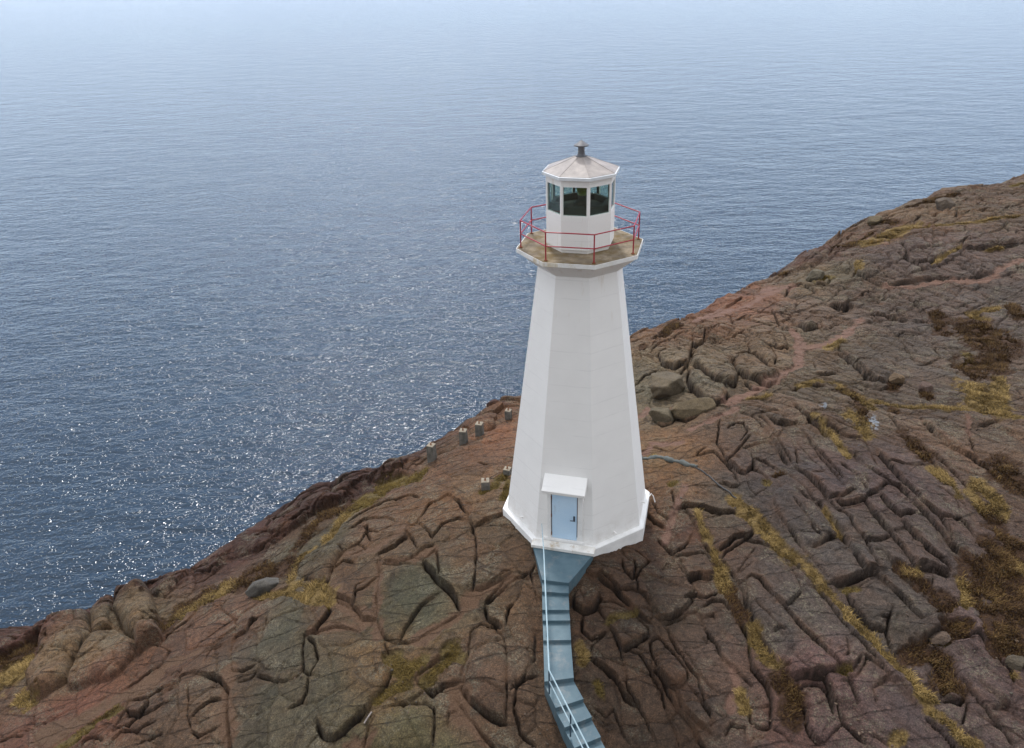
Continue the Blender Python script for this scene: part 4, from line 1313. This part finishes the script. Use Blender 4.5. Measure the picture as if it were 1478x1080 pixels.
for i in range(1, len(lines_)):
    (l0, r0), (l1, r1) = lines_[i - 1], lines_[i]
    # the tread starts under the nosing above
    dz = zs_[i - 1] - zs_[i]
    a = on_z(*l0, zs_[i - 1]); c_ = on_z(*r0, zs_[i - 1]); bq = on_z(*r1, zs_[i]); dq = on_z(*l1, zs_[i])
    a = Vector((a[0], a[1] + .03, zs_[i])); c_ = Vector((c_[0], c_[1] + .03, zs_[i]))
    top = [a - so_, c_ - so_, Vector(bq) - so_, Vector(dq) - so_]; bm = bmesh.new(); hull(bm, [v - Vector((0, 0, .75)) for v in top], top); obj('step', bm, M_BLUE, ST, bevel=.008)
# handrail: upper leaf in line with the flight, lower leaf after the bend
def wp(px, py, z): return Vector(on_z(px, py, z)) - so_
p_mid = wp(792.5, 967.5, .62); foot = wp(794, 1001, -.42)
p_top = Vector(fpt(-.80, 3.0, 1.45)) - so_
hr = bmesh.new(); t0 = wp(782, 756, 1.32); t1 = wp(785, 800, 1.22)
tube(hr, [t0, t0.lerp(t1, .5), t1, t1.lerp(p_mid, .5), p_mid], [.01, .016, .023, .023, .023], 8)
low = [v - Vector((0, 0, .48)) for v in (t1, p_mid)]
tube(hr, [t1, low[0], low[1]], .018, 8)
e1 = wp(850, 1081, -.02); e2 = wp(890, 1162, -.42)
tube(hr, [p_mid, e1, e2], .024, 8); dn_ = Vector((0, 0, .48)); tube(hr, [p_mid - dn_, e1 - dn_, e2 - dn_], .02, 8)
HR = obj('handrail', hr, M_RAIL, ST)
for p in (p_mid, p_mid.lerp(e1, .56), t1.lerp(p_mid, .55)):
    bm = bmesh.new(); zf_ = -1.15 if p is p_mid else -.98
    tube(bm, [p - Vector((0, 0, .0)), p - Vector((0, 0, 1.05))], .026, 8); obj('post', bm, M_POST, HR)

# ------------------------------------------------------------------ concrete piers of a vanished walkway
def pier(px, py_top, py_base, half, yaw, label, bolt=True):
    q = ground_hit(px, py_base); z0 = q[2]
    # height so that the cap meets its place
    zz = np.linspace(.1, 2.5, 241); d = ray(px, py_top); best = min(zz, key=lambda h: abs((CAM + d * ((z0 + h - CAM[2]) / d[2]))[1] - q[1]))
    H = float(best); r = half * math.sqrt(2)
    T = empty('concrete_pier', (q[0], q[1], z0)); tag(T, label, 'pier', 'concrete piers on the slope beside the tower')
    ring = lambda s, z: [(s * math.cos(yaw + k * math.pi / 2), s * math.sin(yaw + k * math.pi / 2), z) for k in range(4)]
    bm = bmesh.new(); rings(bm, [ring(r * 1.12, -.5), ring(r * 1.06, 0), ring(r, H - .03)]); obj('shaft', bm, M_PIER, T, bevel=.015)
    bm = bmesh.new(); rings(bm, [ring(r * .995, H - .03), ring(r * .98, H), ], ); obj('cap', bm, M_PTOP, T)
    bm = bmesh.new(); tube(bm, [(0, 0, H - .01), (0, 0, H + .02), (0, 0, H + .13)], [.06, .035, .02], 8); tube(bm, [(.0, 0, H + .11), (.06, .02, H + .15)], .018, 6); obj('anchor_bolt', bm, M_RUST, T)
    return T
pier(624, 642, 664, .17, R_(20), 'tall concrete pier farthest left of the row by the sea edge')
pier(669.5, 621, 640, .17, R_(32), 'tall concrete pier second from the left in the row along the sea edge')
pier(692.5, 611, 628, .17, R_(28), 'tall concrete pier third from the left, with slanting bolt, near the brink')
pier(734, 592, 605, .15, R_(25), 'concrete pier closest behind the white tower, topmost of the row')
pier(701, 693, 706, .17, R_(45), 'short concrete pier with pale cap and yellow moss at its foot, left of the tower')
pier(732.5, 676, 685, .15, R_(25), 'short mossy concrete pier half hidden behind the tower wall')

# ------------------------------------------------------------------ mortar covered cable
def ground_curve(pxs, lift):
    out_ = []
    for a, c_ in pxs:
        q = ground_hit(a, c_); out_.append(Vector((q[0], q[1], q[2] + lift)))
    return out_
def dense(pts, k=6):
    o_ = []
    for i in range(len(pts) - 1):
        for j in range(k):
            p = pts[i].lerp(pts[i + 1], j / k); p.z = zat(p.x, p.y) + .02; o_.append(p)
    o_.append(pts[-1]); return o_
cp = dense(ground_curve([(918, 663), (930, 662.5), (945, 661.5), (960, 663), (975, 666.5), (990, 671), (1006, 674.5)], .02))
T = empty('cable_cover', tuple(cp[0])); tag(T, 'grey mortar strip over the rock right of the tower with black cable at its end', 'cable')
bm = bmesh.new(); tube(bm, [p - cp[0] for p in cp], [.10 + .035 * math.sin(i * .7) + .02 * math.sin(i * 2.1) for i in range(len(cp))], 10); obj('mortar_strip', bm, M_MORTAR, T, smooth=True)
cq = dense(ground_curve([(1004, 675), (1012, 679.5), (1022, 687), (1030, 694), (1036, 700), (1043, 705), (1052, 711), (1063, 720)], .02))
bm = bmesh.new(); tube(bm, [p - cp[0] for p in cq], .03, 8); obj('black_cable', bm, M_CABLE, T)
q = ground_hit(531, 1040); bm = bmesh.new(); a = ground_hit(526, 1046); c_ = ground_hit(537, 1030)
tube(bm, [Vector(a) + Vector((0, 0, .06)), Vector((a + c_) / 2) + Vector((0, 0, .09)), Vector(c_) + Vector((0, 0, .08))], .025, 7)
st = obj('driftwood_stick', bm, M_WOOD); tag(st, 'short bleached stick lying in a rock joint below the left slabs', 'stick')

# ------------------------------------------------------------------ loose boulders
def m_boulder(name, c):
    m, n, b = newmat(name); p = geo_pos(n); c = np.array(lin(c)) * ROCK_GAIN
    base = ramp(n, noise(n, 1.8, 7, .65, p).outputs[0], [(.32, tuple(c * .75)), (.5, tuple(c)), (.7, tuple(c * 1.35))]).outputs[0]
    f = ramp(n, noise(n, 22, 4, .85, p).outputs[0], [(.32, (.5, .5, .5)), (.5, (1, 1, 1)), (.7, (1.9, 1.85, 1.75))]).outputs[0]
    n.links.new(mix(n, .8, base, f, 'MULTIPLY'), b.inputs['Base Color']); b.inputs['Roughness'].default_value = .85; b.inputs['Specular IOR Level'].default_value = .3
    k1 = bump(n, None, noise(n, 3.5, 8, .65, p).outputs[0], .8, .1); bump(n, b, noise(n, 28, 5, .7, p).outputs[0], .7, .025, k1); return m
def boulder(px, py, sx, sy, sz, yaw, seed, col, label, box=.55, sink=.3):
    q = ground_hit(px, py); bm = bmesh.new(); bmesh.ops.create_icosphere(bm, subdivisions=5, radius=1)
    rg = np.random.default_rng(seed); cuts = [Vector(rg.normal(size=3)).normalized() for _ in range(9)]; offs = rg.uniform(.62, .9, 9)
    for v in bm.verts:
        d = v.co.normalized(); p_ = 5.0; r = (abs(d.x) ** p_ + abs(d.y) ** p_ + abs(d.z) ** p_) ** (-1 / p_); r = r * box + (1 - box)
        co = d * r
        for c, o_ in zip(cuts, offs):
            ex = co.dot(c) - o_
            if ex > 0: co -= c * (ex * .88)
        nz = float(fbm(np.array(co.x * 2.2 + seed), np.array(co.y * 2.2 + co.z * 1.7), 4, seed))
        v.co = co * (1 + .1 * nz)
        v.co.x *= sx; v.co.y *= sy; v.co.z *= sz
    o = obj('boulder', bm, m_boulder('boulder_rock', col), smooth=True); o.location = (q[0], q[1], q[2] + sz * (1 - 2 * sink)); o.rotation_euler = (0, 0, yaw)
    tag(o, label, 'boulder', 'loose boulders on the bedrock'); return o
boulder(960, 566, .98, .85, .75, R_(20), 4, (108, 96, 78), 'big blocky grey brown boulder right of the tower, nearest the sea side')
boulder(1001, 594, 1.15, .42, .42, R_(18), 9, (108, 94, 72), 'long low boulder lying on the soil right of the blocky boulder')
boulder(955, 604, .62, .52, .45, R_(-15), 12, (108, 98, 80), 'small rounded boulder closest to the tower wall on its right')
boulder(384, 849, .95, .42, .36, R_(8), 15, (96, 92, 86), 'dark grey slab boulder perched over a hollow beside the yellow grass, far left')
boulder(1176, 402, .6, .5, .4, R_(30), 21, (108, 100, 84), 'grey rounded boulder among yellow tufts below the upper ledge')
boulder(1293, 553, .34, .3, .34, 0, 23, (112, 92, 70), 'little tan boulder sitting at the foot of the mid slope slab')
boulder(1336, 563, .4, .3, .3, R_(50), 26, (106, 86, 76), 'little pinkish boulder with dark heath beside it, mid slope right')
boulder(1362, 300, .8, .6, .5, R_(20), 28, (100, 88, 76), 'brown boulder among the rocks on the far upper right ridge')
boulder(1262, 322, .7, .5, .4, R_(60), 31, (110, 96, 72), 'brown boulder at the sea edge above the yellow grass bank')
boulder(1357, 925, .34, .24, .2, R_(10), 35, (100, 84, 72), 'dull pinkish stone beside the heath at lower right')
boulder(1467, 960, .3, .24, .2, R_(10), 37, (96, 86, 72), 'small grey stone at the right edge beside the heath')

# ------------------------------------------------------------------ ground cover with real blades
def blades(name, key, count, hl, wd, cols, label, cat, lean=.9):
    tot = []; 
    for pts, r in GPTS[key]:
        seg = np.linalg.norm(np.diff(pts[:, :2], axis=0), axis=1).sum() + 2 * r; tot.append(seg * 2 * r)
    tot = np.array(tot); tot = tot / tot.sum(); V = []; F = []; Cc = []
    xs = []; ys = []
    for (pts, r), fr in zip(GPTS[key], tot):
        k = int(count * fr) + 4; i = RNG.integers(0, len(pts) - 1, k); t = RNG.random(k)[:, None]
        base_ = pts[i, :2] * (1 - t) + pts[i + 1, :2] * t; ang = RNG.random(k) * 6.283; rad = r * 1.15 * np.sqrt(RNG.random(k))
        xs.append(base_[:, 0] + rad * np.cos(ang)); ys.append(base_[:, 1] + rad * np.sin(ang))
    x = np.concatenate(xs); y = np.concatenate(ys); mk = bil(gx, gy, MASK[key], x, y); cl = fbm(x * 2.3, y * 2.3, 3, 123)
    keep_ = (mk > .35) & (cl > -.28); x = x[keep_]; y = y[keep_]; cl = cl[keep_]; z = bil(gx, gy, Z, x, y) - .02; k = len(x)
    az = RNG.random(k) * 6.283; flow = 3.0 * fbm(x * .8, y * .8, 2, 124) - 1.0; az = np.where(RNG.random(k) < .6, flow * 2 + RNG.normal(0, .5, k), az)
    h = hl * (.5 + RNG.random(k)) * (1 + cl); ln = h * lean * (.4 + RNG.random(k)); w_ = wd * (.6 + .8 * RNG.random(k))
    dx, dy = np.cos(az), np.sin(az); px_, py_ = -dy, dx
    a = np.stack([x + px_ * w_, y + py_ * w_, z], -1); b_ = np.stack([x - px_ * w_, y - py_ * w_, z], -1)
    c1 = np.stack([x + dx * ln * .5 + px_ * w_ * .7, y + dy * ln * .5 + py_ * w_ * .7, z + h * .8], -1); c2 = np.stack([x + dx * ln * .5 - px_ * w_ * .7, y + dy * ln * .5 - py_ * w_ * .7, z + h * .8], -1)
    tp_ = np.stack([x + dx * ln, y + dy * ln, z + h], -1)
    co = np.stack([a, b_, c2, c1, tp_], 1).reshape(-1, 3); o5 = np.arange(k) * 5
    mesh = bpy.data.meshes.new(name); faces = np.concatenate([np.stack([o5, o5 + 1, o5 + 2], -1), np.stack([o5, o5 + 2, o5 + 3], -1), np.stack([o5 + 3, o5 + 2, o5 + 4], -1)])
    mesh.vertices.add(len(co)); mesh.vertices.foreach_set('co', co.astype(np.float32).ravel()); mesh.loops.add(faces.size); mesh.loops.foreach_set('vertex_index', faces.astype(np.int32).ravel())
    mesh.polygons.add(len(faces)); mesh.polygons.foreach_set('loop_start', np.arange(0, faces.size, 3, dtype=np.int32)); mesh.update(calc_edges=True)
    cols = np.array([lin(c) for c in cols]) * ROCK_GAIN * 1.1; t = np.clip(RNG.random(k) * .75 + (cl + .3) * .4, 0, .999) * (len(cols) - 1); i = t.astype(int); cc = cols[i] * (1 - (t - i))[:, None] + cols[i + 1] * (t - i)[:, None]
    at_ = mesh.attributes.new('tone', 'FLOAT_COLOR', 'POINT'); at_.data.foreach_set('color', np.concatenate([np.repeat(cc, 5, 0), np.ones((k * 5, 1))], 1).astype(np.float32).ravel())
    m, n, b = newmat(name + '_blades'); a_ = n.nodes.new('ShaderNodeAttribute'); a_.attribute_name = 'tone'; n.links.new(a_.outputs['Color'], b.inputs['Base Color']); b.inputs['Roughness'].default_value = .8; b.inputs['Specular IOR Level'].default_value = .2
    mesh.materials.append(m); o = link(bpy.data.objects.new(name, mesh)); tag(o, label, cat, kind='stuff')
blades('dry_grass', 'G', 90000, .085, .008, [(54, 46, 26), (98, 80, 44), (146, 120, 68), (204, 174, 114)], 'straw yellow dry grass lying in the joints of the rock', 'grass', 1.3)
blades('heath', 'M', 80000, .10, .010, [(38, 28, 21), (70, 49, 31), (104, 78, 46), (138, 112, 68)], 'dark rusty brown heath filling hollows of the slope', 'heath', .8)
blades('olive_turf', 'P', 26000, .07, .01, [(76, 62, 28), (118, 98, 50), (152, 130, 74)], 'low olive yellow turf along the left slope and pier feet', 'turf', .9)

# loose stones: angular chips scattered over soil and joints
def stones(count):
    V = []; F = []; k0 = 0; C_ = []
    ico = bmesh.new(); bmesh.ops.create_icosphere(ico, subdivisions=1, radius=1); iv = np.array([v.co[:] for v in ico.verts]); ifc = np.array([[v.index for v in f.verts] for f in ico.faces]); ico.free()
    px = RNG.uniform(0, 1478, count * 3); py = RNG.uniform(480, 1080, count * 3)
    q = to_ground(px, py); s_ = bil(cx, cy, CS, q[:, 0], q[:, 1]); gr = bil(gx, gy, np.clip(groove / .1, 0, 1) + MASK['D'], q[:, 0], q[:, 1]); cl = fbm(q[:, 0] * .5, q[:, 1] * .5, 3, 201)
    ok = (s_ < -.4) & ((gr > .25) | (cl > .33)) & (np.hypot(q[:, 0], q[:, 1]) > 3.2); q = q[ok][:count]; k = len(q)
    z = bil(gx, gy, Z, q[:, 0], q[:, 1]); sz = RNG.lognormal(-3.8, .4, k).clip(.012, .06)
    co = iv[None] * (1 + .35 * RNG.normal(size=(k, len(iv), 1)).clip(-1, 1)) * sz[:, None, None] * np.stack([1 + RNG.random(k), .8 + .5 * RNG.random(k), .5 + .3 * RNG.random(k)], -1)[:, None, :]
    a = RNG.random(k) * 6.283; ca, sa = np.cos(a)[:, None], np.sin(a)[:, None]; co = np.stack([co[..., 0] * ca - co[..., 1] * sa, co[..., 0] * sa + co[..., 1] * ca, co[..., 2]], -1)
    co = co + np.stack([q[:, 0], q[:, 1], z + sz * .2], -1)[:, None, :]; faces = (ifc[None] + (np.arange(k) * len(iv))[:, None, None]).reshape(-1, 3); co = co.reshape(-1, 3)
    mesh = bpy.data.meshes.new('loose_stones'); mesh.vertices.add(len(co)); mesh.vertices.foreach_set('co', co.astype(np.float32).ravel()); mesh.loops.add(faces.size); mesh.loops.foreach_set('vertex_index', faces.astype(np.int32).ravel())
    mesh.polygons.add(len(faces)); mesh.polygons.foreach_set('loop_start', np.arange(0, faces.size, 3, dtype=np.int32)); mesh.update(calc_edges=True)
    cc = (np.array([lin(c) for c in ((104, 84, 68), (88, 74, 62), (116, 98, 82), (96, 88, 76))])[RNG.integers(0, 4, k)] * ROCK_GAIN * RNG.uniform(.8, 1.3, (k, 1))); at_ = mesh.attributes.new('tone', 'FLOAT_COLOR', 'POINT')
    at_.data.foreach_set('color', np.concatenate([np.repeat(cc, len(iv), 0), np.ones((k * len(iv), 1))], 1).astype(np.float32).ravel())
    m, n, b = newmat('stone_chips'); a_ = n.nodes.new('ShaderNodeAttribute'); a_.attribute_name = 'tone'; n.links.new(a_.outputs['Color'], b.inputs['Base Color']); b.inputs['Roughness'].default_value = .9
    mesh.materials.append(m); o = link(bpy.data.objects.new('loose_stones', mesh)); tag(o, 'loose reddish stone chips scattered on soil and along the joints', 'stones', kind='stuff')
stones(1500)
# ------------------------------------------------------------------ sea haze: one even body of air round everything
bm = bmesh.new(); boxl(bm, (0, 0, 0), (1, 0, 0), (0, 1, 0), (0, 0, 1), -16000, 16000, -16000, 16000, -72, 23)
m = bpy.data.materials.new('haze_air'); m.use_nodes = True; n = m.node_tree; n.nodes.clear()
o_ = n.nodes.new('ShaderNodeOutputMaterial'); v_ = n.nodes.new('ShaderNodeVolumePrincipled'); v_.inputs['Density'].default_value = HAZE
v_.inputs['Color'].default_value = (.82, .9, 1.0, 1); v_.inputs['Anisotropy'].default_value = .2; n.links.new(v_.outputs[0], o_.inputs['Volume'])
hz = obj('haze', bm, m); tag(hz, 'thin pale sea haze veiling the far water', 'haze', kind='stuff')
